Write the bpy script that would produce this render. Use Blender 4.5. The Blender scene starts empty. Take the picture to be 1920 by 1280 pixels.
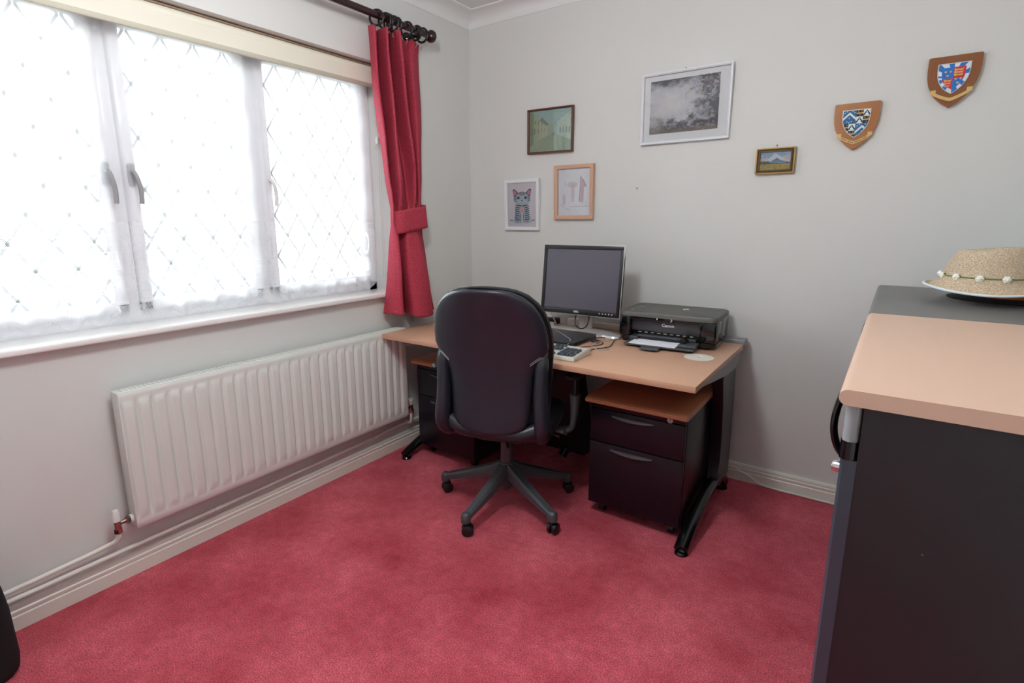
import bpy, bmesh, math, random
from mathutils import Vector, Matrix, Euler, noise as mnoise
import numpy as np

PI = math.pi
scene = bpy.context.scene
COL = scene.collection
random.seed(4)

# ------------------------------------------------------------------ camera
def rot_m(y, p, r):
    return (Matrix.Rotation(y, 3, 'Z') @ Matrix.Rotation(p, 3, 'X') @ Matrix.Rotation(r, 3, 'Z'))
cam = bpy.data.cameras.new('camera'); cam_o = bpy.data.objects.new('camera', cam); COL.objects.link(cam_o)
cam.sensor_width = 36; cam.sensor_fit = 'HORIZONTAL'
cam.lens = 1001.6113 / 1920 * 36
cam.shift_x = 38.589 / 1920; cam.shift_y = -23.209 / 1920
cam.clip_start = 0.02; cam.clip_end = 200
_m = rot_m(0.626502, 1.368255, -0.006994).to_4x4(); _m.translation = Vector((2.170589, -2.784826, 1.309497))
cam_o.matrix_world = _m
scene.camera = cam_o

# ------------------------------------------------------------------ colour management
scene.view_settings.view_transform = 'Standard'
scene.view_settings.look = 'None'
scene.view_settings.gamma = 1.0
scene.view_settings.exposure = 0.2
scene.view_settings.use_curve_mapping = False
scene.cycles.use_denoising = True
scene.cycles.max_bounces = 10
scene.cycles.diffuse_bounces = 6
scene.cycles.glossy_bounces = 4
scene.cycles.transparent_max_bounces = 16
scene.cycles.sample_clamp_indirect = 6.0
scene.cycles.caustics_reflective = False
scene.cycles.caustics_refractive = False

# ------------------------------------------------------------------ sky (bright overcast day outside)
world = bpy.data.worlds.new('overcast_sky'); scene.world = world; world.use_nodes = True
wn = world.node_tree.nodes; wl = world.node_tree.links; wn.clear()
w_out = wn.new('ShaderNodeOutputWorld'); w_bg = wn.new('ShaderNodeBackground')
w_tc = wn.new('ShaderNodeTexCoord'); w_sep = wn.new('ShaderNodeSeparateXYZ'); w_ramp = wn.new('ShaderNodeValToRGB')
w_mr = wn.new('ShaderNodeMapRange'); w_mr.inputs['From Min'].default_value = -1; w_mr.inputs['From Max'].default_value = 1
wl.new(w_tc.outputs['Generated'], w_sep.inputs[0]); wl.new(w_sep.outputs['Z'], w_mr.inputs['Value'])
wl.new(w_mr.outputs[0], w_ramp.inputs[0]); wl.new(w_ramp.outputs[0], w_bg.inputs[0]); wl.new(w_bg.outputs[0], w_out.inputs[0])
cr = w_ramp.color_ramp
cr.elements[0].position = 0.0; cr.elements[0].color = (.30, .34, .30, 1)
cr.elements[1].position = 1.0; cr.elements[1].color = (1.53, 1.66, 1.72, 1)
e = cr.elements.new(0.47); e.color = (.38, .43, .40, 1)
e = cr.elements.new(0.54); e.color = (.72, .82, .88, 1)
w_bg.inputs[1].default_value = 13.0

# window portal (guides sky light sampling only)
pl = bpy.data.lights.new('window_portal', 'AREA'); pl.shape = 'RECTANGLE'; pl.size = 2.44; pl.size_y = 1.2
pl.cycles.is_portal = True
po = bpy.data.objects.new('window_portal', pl); COL.objects.link(po)
po.matrix_world = Matrix.Translation((-0.22, -1.92, 1.5)) @ Matrix.Rotation(-PI/2, 4, 'Y')

# added fill lamp: an unseen opal globe hanging in the middle of the room above the picture (built at the end of the script)
FILL_LAMP = (1.30, -2.05, 2.22)
FILL_STRENGTH = 59.0

# ------------------------------------------------------------------ materials
def srgb(r, g, b):
    f = lambda c: (c/255/12.92) if c/255 <= .04045 else ((c/255+.055)/1.055)**2.4
    return (f(r), f(g), f(b), 1)
def new_mat(name):
    m = bpy.data.materials.new(name); m.use_nodes = True
    nt = m.node_tree; b = nt.nodes['Principled BSDF']
    return m, nt, b
def mat(name, col, rough=.5, metal=0, spec=.5, var=0, vscale=8, bump=0, bscale=200, coat=0, stretch=None, sheen=0):
    m, nt, b = new_mat(name)
    b.inputs['Base Color'].default_value = col; b.inputs['Roughness'].default_value = rough
    b.inputs['Metallic'].default_value = metal; b.inputs['Specular IOR Level'].default_value = spec
    b.inputs['Coat Weight'].default_value = coat; b.inputs['Sheen Weight'].default_value = sheen
    tc = nt.nodes.new('ShaderNodeTexCoord'); src = tc.outputs['Object']
    if stretch:
        mp = nt.nodes.new('ShaderNodeMapping'); mp.inputs['Scale'].default_value = stretch
        nt.links.new(src, mp.inputs[0]); src = mp.outputs[0]
    if var:
        n = nt.nodes.new('ShaderNodeTexNoise'); n.inputs['Scale'].default_value = vscale; n.inputs['Detail'].default_value = 4
        nt.links.new(src, n.inputs['Vector'])
        mx = nt.nodes.new('ShaderNodeMix'); mx.data_type = 'RGBA'
        mx.inputs['A'].default_value = tuple(max(0, c*(1-var)) for c in col[:3]) + (1,)
        mx.inputs['B'].default_value = tuple(min(1, c*(1+var)) for c in col[:3]) + (1,)
        nt.links.new(n.outputs['Fac'], mx.inputs['Factor']); nt.links.new(mx.outputs['Result'], b.inputs['Base Color'])
    if bump:
        n2 = nt.nodes.new('ShaderNodeTexNoise'); n2.inputs['Scale'].default_value = bscale; n2.inputs['Detail'].default_value = 3
        nt.links.new(src, n2.inputs['Vector'])
        bp = nt.nodes.new('ShaderNodeBump'); bp.inputs['Strength'].default_value = bump; bp.inputs['Distance'].default_value = .002
        nt.links.new(n2.outputs['Fac'], bp.inputs['Height']); nt.links.new(bp.outputs[0], b.inputs['Normal'])
    return m

M = {}
M['wall'] = mat('wall_paint', srgb(214, 215, 213), .9, spec=.2, var=.015, vscale=1.5, bump=.05, bscale=300)
M['ceiling'] = mat('ceiling_paint', srgb(230, 232, 232), .95, spec=.1, bump=.05, bscale=200)
M['trim'] = mat('gloss_trim_paint', srgb(222, 222, 214), .35, bump=.03, bscale=40)
M['upvc'] = mat('white_window_frame', srgb(238, 240, 244), .25)
M['sill'] = mat('white_gloss_sill', srgb(240, 239, 238), .3)
M['radiator'] = mat('radiator_enamel', srgb(220, 224, 220), .28, var=.01)
M['pipe'] = mat('painted_pipe', srgb(222, 222, 214), .4)
M['chrome'] = mat('chrome', (.75, .75, .77, 1), .12, metal=1)
M['brass_dull'] = mat('dull_plated_brass', (.45, .36, .32, 1), .25, metal=1)
M['beech'] = mat('beech_laminate', srgb(196, 154, 128), .38, var=.05, vscale=6, stretch=(1.2, 14, 14), spec=.45)
M['beech_pale'] = mat('pale_beech_laminate', srgb(196, 164, 144), .42, var=.03, vscale=6, stretch=(14, 1.5, 14), spec=.45)
M['beech_dark'] = mat('beech_moulded_top', srgb(190, 128, 92), .35, var=.05, vscale=6, stretch=(1.2, 14, 14))
M['black_metal'] = mat('black_powder_coat', srgb(20, 16, 25), .3, spec=.35, bump=.03, bscale=900)
M['black_lac'] = mat('black_gloss_metal', srgb(10, 11, 14), .18, spec=.5)
M['black_plastic'] = mat('black_plastic', srgb(20, 20, 23), .35, bump=.05, bscale=600)
M['gloss_black'] = mat('piano_black_plastic', srgb(8, 8, 12), .06, spec=.6)
M['graphite'] = mat('graphite_laminate', srgb(98, 98, 98), .4)
M['handle'] = mat('grey_metal_handle', srgb(98, 104, 112), .25, metal=.5)
M['lock'] = mat('silver_lock', srgb(190, 186, 184), .35)
M['dark_grey'] = mat('dark_grey_nylon', srgb(66, 68, 73), .45, bump=.06, bscale=500)
M['grey_metal'] = mat('grey_painted_metal', srgb(132, 134, 138), .35)
M['silver_plastic'] = mat('silver_plastic', srgb(196, 196, 196), .3, metal=.35)
M['white_plastic'] = mat('white_plastic', srgb(225, 224, 222), .35)
M['cream_plastic'] = mat('cream_plastic', srgb(205, 200, 186), .4)
M['leather'] = mat('black_leather', srgb(34, 37, 46), .34, spec=.5, bump=.10, bscale=300, var=.1, vscale=3)
M['leather_matt'] = mat('black_woven_leather', srgb(20, 20, 24), .5, spec=.5, bump=.25, bscale=420)
M['stitch'] = mat('grey_thread', srgb(150, 150, 155), .8)
M['pole_wood'] = mat('dark_mahogany', srgb(44, 22, 24), .22, var=.2, vscale=20, stretch=(20, 1, 20), spec=.6)
M['ring_wood'] = mat('dark_ring_wood', srgb(30, 24, 24), .35)
M['white_paper'] = mat('paper', srgb(232, 234, 242), .8)
M['white_frame'] = mat('white_frame_paint', srgb(226, 228, 234), .35)
M['mount'] = mat('white_mount_card', srgb(244, 246, 250), .9)
M['beech_frame'] = mat('light_beech_frame', srgb(200, 160, 136), .45, var=.06, vscale=10, stretch=(30, 30, 3))
M['brown_frame'] = mat('brown_wood_frame', srgb(92, 52, 38), .4, var=.15, vscale=20)
M['gilt'] = mat('dull_gilt_frame', srgb(150, 118, 62), .35, metal=.4, var=.2, vscale=60)
M['gilt_dark'] = mat('dark_frame_hollow', srgb(60, 34, 16), .4)
M['oak'] = mat('shield_oak', srgb(156, 94, 34), .35, var=.12, vscale=12, stretch=(25, 25, 3), coat=.3)
M['walnut'] = mat('shield_mahogany', srgb(128, 72, 24), .3, var=.25, vscale=12, stretch=(25, 25, 3), coat=.4)
M['shield_edge'] = mat('shield_dark_edge', srgb(62, 24, 16), .4)
M['blind'] = mat('cream_blind_fabric', srgb(226, 222, 208), .75, bump=.05, bscale=800)
M['blind_bar'] = mat('blind_bottom_bar', srgb(190, 186, 170), .6)
M['blind_line'] = mat('blind_brown_edge', srgb(150, 128, 104), .7)
M['green_leaf'] = mat('dark_green_ribbon', srgb(96, 112, 66), .8)
M['flower'] = mat('white_fabric_flower', srgb(232, 230, 220), .9)
M['orange'] = mat('orange_band', srgb(190, 96, 20), .6)
M['hat_black'] = mat('black_felt', srgb(12, 12, 15), .9)
M['hat_rim'] = mat('pale_blue_piping', srgb(206, 214, 222), .7)
M['cable'] = mat('black_cable', srgb(24, 22, 24), .45)
M['cable_grey'] = mat('grey_cable', srgb(150, 150, 152), .45)
M['lead'] = mat('window_lead', srgb(190, 192, 196), .5, metal=.3)
M['red_reflection'] = mat('red_reflection_ring', srgb(130, 30, 34), .4)  # red reflection on the chair column, put in as a colour
M['key'] = mat('dark_keycap', srgb(62, 70, 78), .5)
M['kb_case'] = mat('keyboard_case', srgb(196, 192, 184), .5)
M['laptop'] = mat('laptop_lid', srgb(56, 56, 62), .3, spec=.6)
M['screen'] = mat('screen_glass', srgb(76, 71, 84), .3, spec=.8)
M['charcoal'] = mat('charcoal_lid_plastic', srgb(84, 82, 78), .5, bump=.05, bscale=600)
M['scroll'] = mat('scroll_gold', srgb(206, 172, 106), .4)
M['nail'] = mat('steel_nail', (.4, .4, .42, 1), .3, metal=1)
M['cd'] = mat('disc_face', srgb(226, 222, 210), .3)
M['fill_globe'] = mat('fill_globe_glow', srgb(240, 238, 232), .3)
_lb = M['fill_globe'].node_tree.nodes['Principled BSDF']; _lb.inputs['Emission Color'].default_value = (.97, 1, 1, 1); _lb.inputs['Emission Strength'].default_value = FILL_STRENGTH
M['silver_txt'] = mat('silver_lettering', srgb(225, 226, 232), .4)

def carpet_material():
    m, nt, b = new_mat('red_carpet'); N = nt.nodes; L = nt.links
    b.inputs['Roughness'].default_value = 1; b.inputs['Specular IOR Level'].default_value = .05
    b.inputs['Sheen Weight'].default_value = .2; b.inputs['Sheen Roughness'].default_value = .7
    b.inputs['Sheen Tint'].default_value = (1, .5, .56, 1)
    tc = N.new('ShaderNodeTexCoord')
    def noise(s, d, rough=.5):
        n = N.new('ShaderNodeTexNoise'); n.inputs['Scale'].default_value = s; n.inputs['Detail'].default_value = d
        n.inputs['Roughness'].default_value = rough; L.new(tc.outputs['Object'], n.inputs['Vector']); return n
    nb = noise(3.2, 6, .62); nf = noise(230, 2, .6); nm = noise(30, 4, .6)
    def ramp(src, a, bb, ca, cb):
        r = N.new('ShaderNodeValToRGB'); r.color_ramp.elements[0].position = a; r.color_ramp.elements[1].position = bb
        r.color_ramp.elements[0].color = ca; r.color_ramp.elements[1].color = cb; L.new(src, r.inputs[0]); return r
    r1 = ramp(nb.outputs['Fac'], .30, .68, srgb(162, 46, 62), srgb(208, 96, 110))
    r2 = ramp(nf.outputs['Fac'], .34, .68, (.5, .42, .42, 1), (1.45, 1.5, 1.5, 1))
    r3 = ramp(nm.outputs['Fac'], .35, .65, (.88, .84, .84, 1), (1.1, 1.12, 1.12, 1))
    mx = N.new('ShaderNodeMix'); mx.data_type = 'RGBA'; mx.blend_type = 'MULTIPLY'; mx.inputs['Factor'].default_value = 1
    L.new(r1.outputs[0], mx.inputs['A']); L.new(r2.outputs[0], mx.inputs['B'])
    my = N.new('ShaderNodeMix'); my.data_type = 'RGBA'; my.blend_type = 'MULTIPLY'; my.inputs['Factor'].default_value = 1
    L.new(mx.outputs['Result'], my.inputs['A']); L.new(r3.outputs[0], my.inputs['B'])
    L.new(my.outputs['Result'], b.inputs['Base Color'])
    bp = N.new('ShaderNodeBump'); bp.inputs['Strength'].default_value = .7; bp.inputs['Distance'].default_value = .004
    L.new(nf.outputs['Fac'], bp.inputs['Height']); L.new(bp.outputs[0], b.inputs['Normal'])
    return m
M['carpet'] = carpet_material()

def curtain_material():
    m, nt, b = new_mat('red_curtain_cloth'); N = nt.nodes; L = nt.links
    b.inputs['Roughness'].default_value = .85; b.inputs['Specular IOR Level'].default_value = .2
    tc = N.new('ShaderNodeTexCoord')
    v = N.new('ShaderNodeTexVoronoi'); v.inputs['Scale'].default_value = 420; L.new(tc.outputs['Object'], v.inputs['Vector'])
    r = N.new('ShaderNodeValToRGB'); r.color_ramp.elements[0].position = .15; r.color_ramp.elements[1].position = .5
    r.color_ramp.elements[0].color = srgb(198, 102, 116); r.color_ramp.elements[1].color = srgb(160, 44, 64)
    L.new(v.outputs['Distance'], r.inputs[0]); L.new(r.outputs[0], b.inputs['Base Color'])
    bp = N.new('ShaderNodeBump'); bp.inputs['Strength'].default_value = .25; bp.inputs['Distance'].default_value = .001
    L.new(v.outputs['Distance'], bp.inputs['Height']); L.new(bp.outputs[0], b.inputs['Normal'])
    return m
M['curtain'] = curtain_material()

def straw_material():
    m, nt, b = new_mat('woven_straw'); N = nt.nodes; L = nt.links
    b.inputs['Roughness'].default_value = .8
    tc = N.new('ShaderNodeTexCoord')
    mp = N.new('ShaderNodeMapping'); mp.inputs['Scale'].default_value = (1, 1, 2.6); L.new(tc.outputs['Object'], mp.inputs[0])
    v = N.new('ShaderNodeTexVoronoi'); v.inputs['Scale'].default_value = 240; L.new(mp.outputs[0], v.inputs['Vector'])
    r = N.new('ShaderNodeValToRGB'); r.color_ramp.elements[0].position = .1; r.color_ramp.elements[1].position = .65
    r.color_ramp.elements[0].color = srgb(224, 212, 192); r.color_ramp.elements[1].color = srgb(176, 152, 124)
    L.new(v.outputs['Distance'], r.inputs[0]); L.new(r.outputs[0], b.inputs['Base Color'])
    bp = N.new('ShaderNodeBump'); bp.inputs['Strength'].default_value = .8; bp.inputs['Distance'].default_value = .002; bp.invert = True
    L.new(v.outputs['Distance'], bp.inputs['Height']); L.new(bp.outputs[0], b.inputs['Normal'])
    return m
M['straw'] = straw_material()
M['straw_in'] = mat('straw_lining', srgb(190, 150, 100), .8, bump=.3, bscale=300)

def dusty_black():
    m, nt, b = new_mat('dusty_black_panel'); N = nt.nodes; L = nt.links
    b.inputs['Roughness'].default_value = .42
    tc = N.new('ShaderNodeTexCoord')
    v = N.new('ShaderNodeTexVoronoi'); v.inputs['Scale'].default_value = 22; L.new(tc.outputs['Object'], v.inputs['Vector'])
    r = N.new('ShaderNodeValToRGB'); r.color_ramp.elements[0].position = .022; r.color_ramp.elements[1].position = .03
    r.color_ramp.elements[0].color = srgb(110, 110, 112); r.color_ramp.elements[1].color = srgb(27, 26, 30)
    L.new(v.outputs['Distance'], r.inputs[0]); L.new(r.outputs[0], b.inputs['Base Color'])
    return m
M['dusty_black'] = dusty_black()

def glass_material(name, gloss=.08, tint=(1, 1, 1, 1)):
    m = bpy.data.materials.new(name); m.use_nodes = True; nt = m.node_tree; N = nt.nodes; L = nt.links; N.clear()
    o = N.new('ShaderNodeOutputMaterial'); mx = N.new('ShaderNodeMixShader'); t = N.new('ShaderNodeBsdfTransparent')
    g = N.new('ShaderNodeBsdfGlossy'); g.inputs['Roughness'].default_value = .0; f = N.new('ShaderNodeFresnel'); f.inputs[0].default_value = 1.5
    t.inputs[0].default_value = tint
    L.new(f.outputs[0], mx.inputs[0]); L.new(t.outputs[0], mx.inputs[1]); L.new(g.outputs[0], mx.inputs[2]); L.new(mx.outputs[0], o.inputs[0])
    return m
M['glass'] = glass_material('window_glass')
M['picture_glass'] = glass_material('picture_glass')

def net_material(lace=False):
    m = bpy.data.materials.new('lace_net' if lace else 'voile_net'); m.use_nodes = True; nt = m.node_tree; N = nt.nodes; L = nt.links; N.clear()
    o = N.new('ShaderNodeOutputMaterial'); t = N.new('ShaderNodeBsdfTransparent')
    tl = N.new('ShaderNodeBsdfTranslucent'); d = N.new('ShaderNodeBsdfDiffuse')
    tl.inputs[0].default_value = (.93, .94, .97, 1); d.inputs[0].default_value = (.93, .93, .95, 1)
    a = N.new('ShaderNodeMixShader'); a.inputs[0].default_value = .4; L.new(tl.outputs[0], a.inputs[1]); L.new(d.outputs[0], a.inputs[2])
    mx = N.new('ShaderNodeMixShader'); L.new(t.outputs[0], mx.inputs[1]); L.new(a.outputs[0], mx.inputs[2]); L.new(mx.outputs[0], o.inputs[0])
    if not lace:
        mx.inputs[0].default_value = .36
        return m
    uv = N.new('ShaderNodeUVMap'); sp = N.new('ShaderNodeSeparateXYZ'); L.new(uv.outputs[0], sp.inputs[0])
    def math_(op, a_, b_=None, c_=None):
        n = N.new('ShaderNodeMath'); n.operation = op
        for i, v in enumerate((a_, b_, c_)):
            if v is None: continue
            if isinstance(v, (int, float)): n.inputs[i].default_value = v
            else: L.new(v, n.inputs[i])
        return n.outputs[0]
    U, V = sp.outputs[0], sp.outputs[1]        # metres along the cloth / height above hem
    # fine diagonal mesh
    s1 = math_('ABSOLUTE', math_('SINE', math_('MULTIPLY', math_('ADD', U, V), 420)))
    s2 = math_('ABSOLUTE', math_('SINE', math_('MULTIPLY', math_('SUBTRACT', U, V), 420)))
    mesh = math_('LESS_THAN', math_('MINIMUM', s1, s2), .38)
    # repeating motifs: fans and ovals
    fu = math_('SUBTRACT', math_('FRACT', math_('DIVIDE', U, .13)), .5)
    def oval(cv, ru, rv):
        x = math_('DIVIDE', fu, ru); y = math_('DIVIDE', math_('SUBTRACT', V, cv), rv)
        return math_('ADD', math_('MULTIPLY', x, x), math_('MULTIPLY', y, y))
    o1 = oval(.235, .25, .06); o2 = oval(.235, .16, .042); ring = math_('MULTIPLY', math_('LESS_THAN', o1, 1), math_('GREATER_THAN', o2, 1))
    fan = math_('LESS_THAN', oval(.12, .3, .035), 1)
    ray = math_('GREATER_THAN', math_('SINE', math_('MULTIPLY', math_('ARCTAN2', math_('MULTIPLY', fu, .13), math_('SUBTRACT', V, .09)), 26)), -.4)
    fan = math_('MULTIPLY', fan, ray)
    band = math_('GREATER_THAN', math_('SINE', math_('MULTIPLY', V, 210)), .93)
    hem = math_('LESS_THAN', V, .05)
    hemr = math_('GREATER_THAN', math_('SINE', math_('MULTIPLY', math_('ARCTAN2', math_('MULTIPLY', fu, .13), math_('ADD', V, .012)), 30)), -.75)
    hem = math_('MULTIPLY', hem, hemr)
    top = math_('GREATER_THAN', V, .365)
    cov = math_('MAXIMUM', math_('MAXIMUM', ring, fan), math_('MAXIMUM', band, math_('MAXIMUM', hem, top)))
    cov = math_('MAXIMUM', math_('MULTIPLY', mesh, .72), math_('MULTIPLY', cov, .9))
    L.new(math_('ADD', math_('MULTIPLY', cov, .66), .06), mx.inputs[0])
    return m
M['net'] = net_material(False); M['lace'] = net_material(True)

def paint_material(name):
    m, nt, b = new_mat(name)
    a = nt.nodes.new('ShaderNodeAttribute'); a.attribute_name = 'paint'
    nt.links.new(a.outputs['Color'], b.inputs['Base Color']); b.inputs['Roughness'].default_value = .6
    return m
M['print'] = paint_material('printed_picture')

# ------------------------------------------------------------------ mesh helpers
class MB:
    def __init__(s): s.v = []; s.f = []
    def add(s, vs, fs):
        o = len(s.v); s.v += [tuple(v) for v in vs]; s.f += [tuple(i+o for i in f) for f in fs]
    def bm(s, b):
        b.verts.ensure_lookup_table(); b.verts.index_update()
        s.add([v.co[:] for v in b.verts], [[v.index for v in f.verts] for f in b.faces]); b.free()
    def box(s, x0, x1, y0, y1, z0, z1, bev=0, seg=2, mtx=None):
        b = bmesh.new(); bmesh.ops.create_cube(b, size=1)
        for v in b.verts: v.co = Vector(((x0+x1)/2+v.co.x*(x1-x0), (y0+y1)/2+v.co.y*(y1-y0), (z0+z1)/2+v.co.z*(z1-z0)))
        if bev: bmesh.ops.bevel(b, geom=b.edges[:], offset=bev, segments=seg, affect='EDGES', profile=.5)
        if mtx: bmesh.ops.transform(b, matrix=mtx, verts=b.verts)
        s.bm(b); return s
    def loft(s, rings, cap=True, closed=True):
        n = len(rings[0]); vs = [p for r in rings for p in r]; fs = []
        for k in range(len(rings)-1):
            for i in range(n if closed else n-1):
                j = (i+1) % n; fs.append((k*n+i, k*n+j, (k+1)*n+j, (k+1)*n+i))
        if cap and closed: fs.append(tuple(range(n-1, -1, -1))); fs.append(tuple((len(rings)-1)*n+i for i in range(n)))
        s.add(vs, fs); return s
    def tube(s, pts, r, seg=10, cap=True, flat=None, up=None):
        pts = [Vector(p) for p in pts]; rings = []
        rr = r if isinstance(r, (list, tuple)) else [r]*len(pts)
        prev = None
        for i, p in enumerate(pts):
            a = pts[max(0, i-1)]; b = pts[min(len(pts)-1, i+1)]; t = (b-a)
            t = t.normalized() if t.length > 1e-9 else Vector((0, 0, 1))
            if up is not None: n = Vector(up) - t*t.dot(Vector(up)); n.normalize()
            elif prev is None:
                n = t.orthogonal().normalized()
            else: n = (prev - t*t.dot(prev)).normalized()
            prev = n; bb = t.cross(n)
            R = rr[i]; ra, rb = (R if isinstance(R, (list, tuple)) else (R, R))
            rings.append([p + n*math.cos(2*PI*k/seg)*ra + bb*math.sin(2*PI*k/seg)*rb for k in range(seg)])
        return s.loft(rings, cap)
    def cyl(s, a, b, r, r2=None, seg=24): return s.tube([a, b], [r, r if r2 is None else r2], seg)
    def lathe(s, prof, seg=32, c=(0, 0, 0), axis='Z', mtx=None):
        rings = []
        for r, z in prof:
            ring = []
            for k in range(seg):
                a = 2*PI*k/seg; x, y = r*math.cos(a), r*math.sin(a)
                v = {'Z': (x, y, z), 'Y': (x, z, y), 'X': (z, x, y)}[axis]
                v = Vector(v)
                if mtx: v = mtx @ v
                ring.append(v + Vector(c))
            rings.append(ring)
        return s.loft(rings, True)
    def prism(s, poly, axis, a, b, bev=0):
        # poly: 2D list; axis: extrusion axis 'x','y','z'
        def P(u, v, w): return {'x': (w, u, v), 'y': (u, w, v), 'z': (u, v, w)}[axis]
        bmx = bmesh.new(); v0 = [bmx.verts.new(P(u, v, a)) for u, v in poly]; v1 = [bmx.verts.new(P(u, v, b)) for u, v in poly]
        n = len(poly); bmx.faces.new(v0[::-1]); bmx.faces.new(v1)
        for i in range(n): bmx.faces.new((v0[i], v0[(i+1) % n], v1[(i+1) % n], v1[i]))
        if bev: bmesh.ops.bevel(bmx, geom=bmx.edges[:], offset=bev, segments=2, affect='EDGES')
        s.bm(bmx); return s
    def sphere(s, c, r, seg=16, sc=(1, 1, 1)):
        prof = [(r*math.sin(PI*i/(seg//2))*1 + 1e-5, -r*math.cos(PI*i/(seg//2))) for i in range(seg//2+1)]
        m = Matrix.Diagonal(Vector(sc))
        return s.lathe(prof, seg, c, mtx=m)
    def torus(s, c, R, r, axis=(0, 0, 1), seg=32, sr=10):
        ax = Vector(axis).normalized(); u = ax.orthogonal().normalized(); w = ax.cross(u); c = Vector(c); vs = []; fs = []
        for i in range(seg):
            d = u*math.cos(2*PI*i/seg)+w*math.sin(2*PI*i/seg)
            for j in range(sr):
                b = 2*PI*j/sr; vs.append(c+d*(R+r*math.cos(b))+ax*r*math.sin(b))
        for i in range(seg):
            for j in range(sr): fs.append((i*sr+j, ((i+1) % seg)*sr+j, ((i+1) % seg)*sr+(j+1) % sr, i*sr+(j+1) % sr))
        s.add(vs, fs); return s

def obj(name, mb, m, parent=None, smooth=40, loc=None, rotz=0, sub=0):
    me = bpy.data.meshes.new(name); me.from_pydata(mb.v, [], mb.f); me.validate()
    b = bmesh.new(); b.from_mesh(me); bmesh.ops.recalc_face_normals(b, faces=b.faces[:])
    if smooth:
        for f in b.faces: f.smooth = True
        for e_ in b.edges:
            if len(e_.link_faces) == 2 and e_.calc_face_angle(0) > math.radians(smooth): e_.smooth = False
    b.to_mesh(me); b.free()
    o = bpy.data.objects.new(name, me); COL.objects.link(o)
    if m is not None: me.materials.append(m)
    if parent is not None: o.parent = parent
    if loc is not None: o.location = loc
    if rotz: o.rotation_euler = (0, 0, rotz)
    if sub:
        md = o.modifiers.new('smooth', 'SUBSURF'); md.levels = sub; md.render_levels = sub
    return o
def tag(o, label, cat, group=None):
    o['label'] = label; o['category'] = cat
    if group: o['group'] = group
    return o
def thing(name, label, cat, loc=(0, 0, 0), rotz=0, group=None):
    o = bpy.data.objects.new(name, None); COL.objects.link(o); o.location = loc; o.rotation_euler = (0, 0, rotz)
    o.empty_display_size = .05
    return tag(o, label, cat, group)
def struct(name, mb, m, parent=None, smooth=40):
    o = obj(name, mb, m, parent, smooth)
    if parent is None: o['kind'] = 'structure'
    return o
def copy_tree(root, loc=None, rotz=None, label=None):
    r = root.copy(); COL.objects.link(r)
    if loc is not None: r.location = loc
    if rotz is not None: r.rotation_euler = (0, 0, rotz)
    if label: r['label'] = label
    for ch in root.children:
        c = ch.copy(); COL.objects.link(c); c.parent = r
        for g in ch.children:
            d = g.copy(); COL.objects.link(d); d.parent = c
    return r
def text_obj(name, body, size, m, parent, mtx, bold=0.0, extrude=.0004, sx=1.0):
    cu = bpy.data.curves.new(name, 'FONT'); cu.body = body; cu.size = size; cu.align_x = 'CENTER'; cu.align_y = 'CENTER'
    cu.extrude = extrude; cu.offset = bold; cu.resolution_u = 3
    t = bpy.data.objects.new(name, cu); COL.objects.link(t)
    dg = bpy.context.evaluated_depsgraph_get(); dg.update()
    me = bpy.data.meshes.new_from_object(t.evaluated_get(dg)); bpy.data.objects.remove(t); bpy.data.curves.remove(cu)
    me.name = name; me.materials.clear(); me.materials.append(m)
    me.transform(mtx @ Matrix.Diagonal((sx, 1, 1, 1)))
    o = bpy.data.objects.new(name, me); COL.objects.link(o); o.parent = parent
    return o
FRONT = Matrix.Rotation(PI/2, 4, 'X')   # text facing -y
def catmull(pts, n=8):
    P = [Vector(p) for p in pts]; P = [P[0]*2-P[1]] + P + [P[-1]*2-P[-2]]; out = []
    for i in range(1, len(P)-2):
        for k in range(n):
            t = k/n; a, b, c, d = P[i-1], P[i], P[i+1], P[i+2]
            out.append(.5*((2*b)+(c-a)*t+(2*a-5*b+4*c-d)*t*t+(3*b-a-3*c+d)*t**3))
    out.append(P[-2]); return out
def interp(xs, ys, x):
    return float(np.interp(x, xs, ys))
def sup(hw, ht, n=32, e=3.0):
    out = []
    for k in range(n):
        a = 2*PI*k/n; c, s_ = math.cos(a), math.sin(a)
        out.append((math.copysign(abs(c)**(2/e), c)*hw, math.copysign(abs(s_)**(2/e), s_)*ht))
    return out

# ================================================================== THE ROOM
ZC = 2.50; XR = 2.68; YR = -3.9
WY0, WY1, WZ0, WZ1 = -3.14, -.70, .915, 2.09      # window opening
struct('floor', MB().box(-.02, XR+.02, YR-.02, .02, -.05, 0), M['carpet'], smooth=0)
struct('ceiling', MB().box(-.3, XR+.1, YR-.1, .1, ZC, ZC+.05), M['ceiling'], smooth=0)
w = MB()
w.box(-.3, 0, YR, WY0, 0, ZC); w.box(-.3, 0, WY1, .1, 0, ZC); w.box(-.3, 0, WY0, WY1, 0, WZ0); w.box(-.3, 0, WY0, WY1, WZ1, ZC)
struct('wall_left', w, M['wall'], smooth=0)
struct('wall_back', MB().box(0, XR+.1, 0, .1, 0, ZC), M['wall'], smooth=0)
struct('wall_right', MB().box(XR, XR+.1, YR-.1, 0, 0, ZC), M['wall'], smooth=0)
struct('wall_front', MB().box(-.3, XR, YR-.1, YR, 0, ZC), M['wall'], smooth=0)
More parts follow.
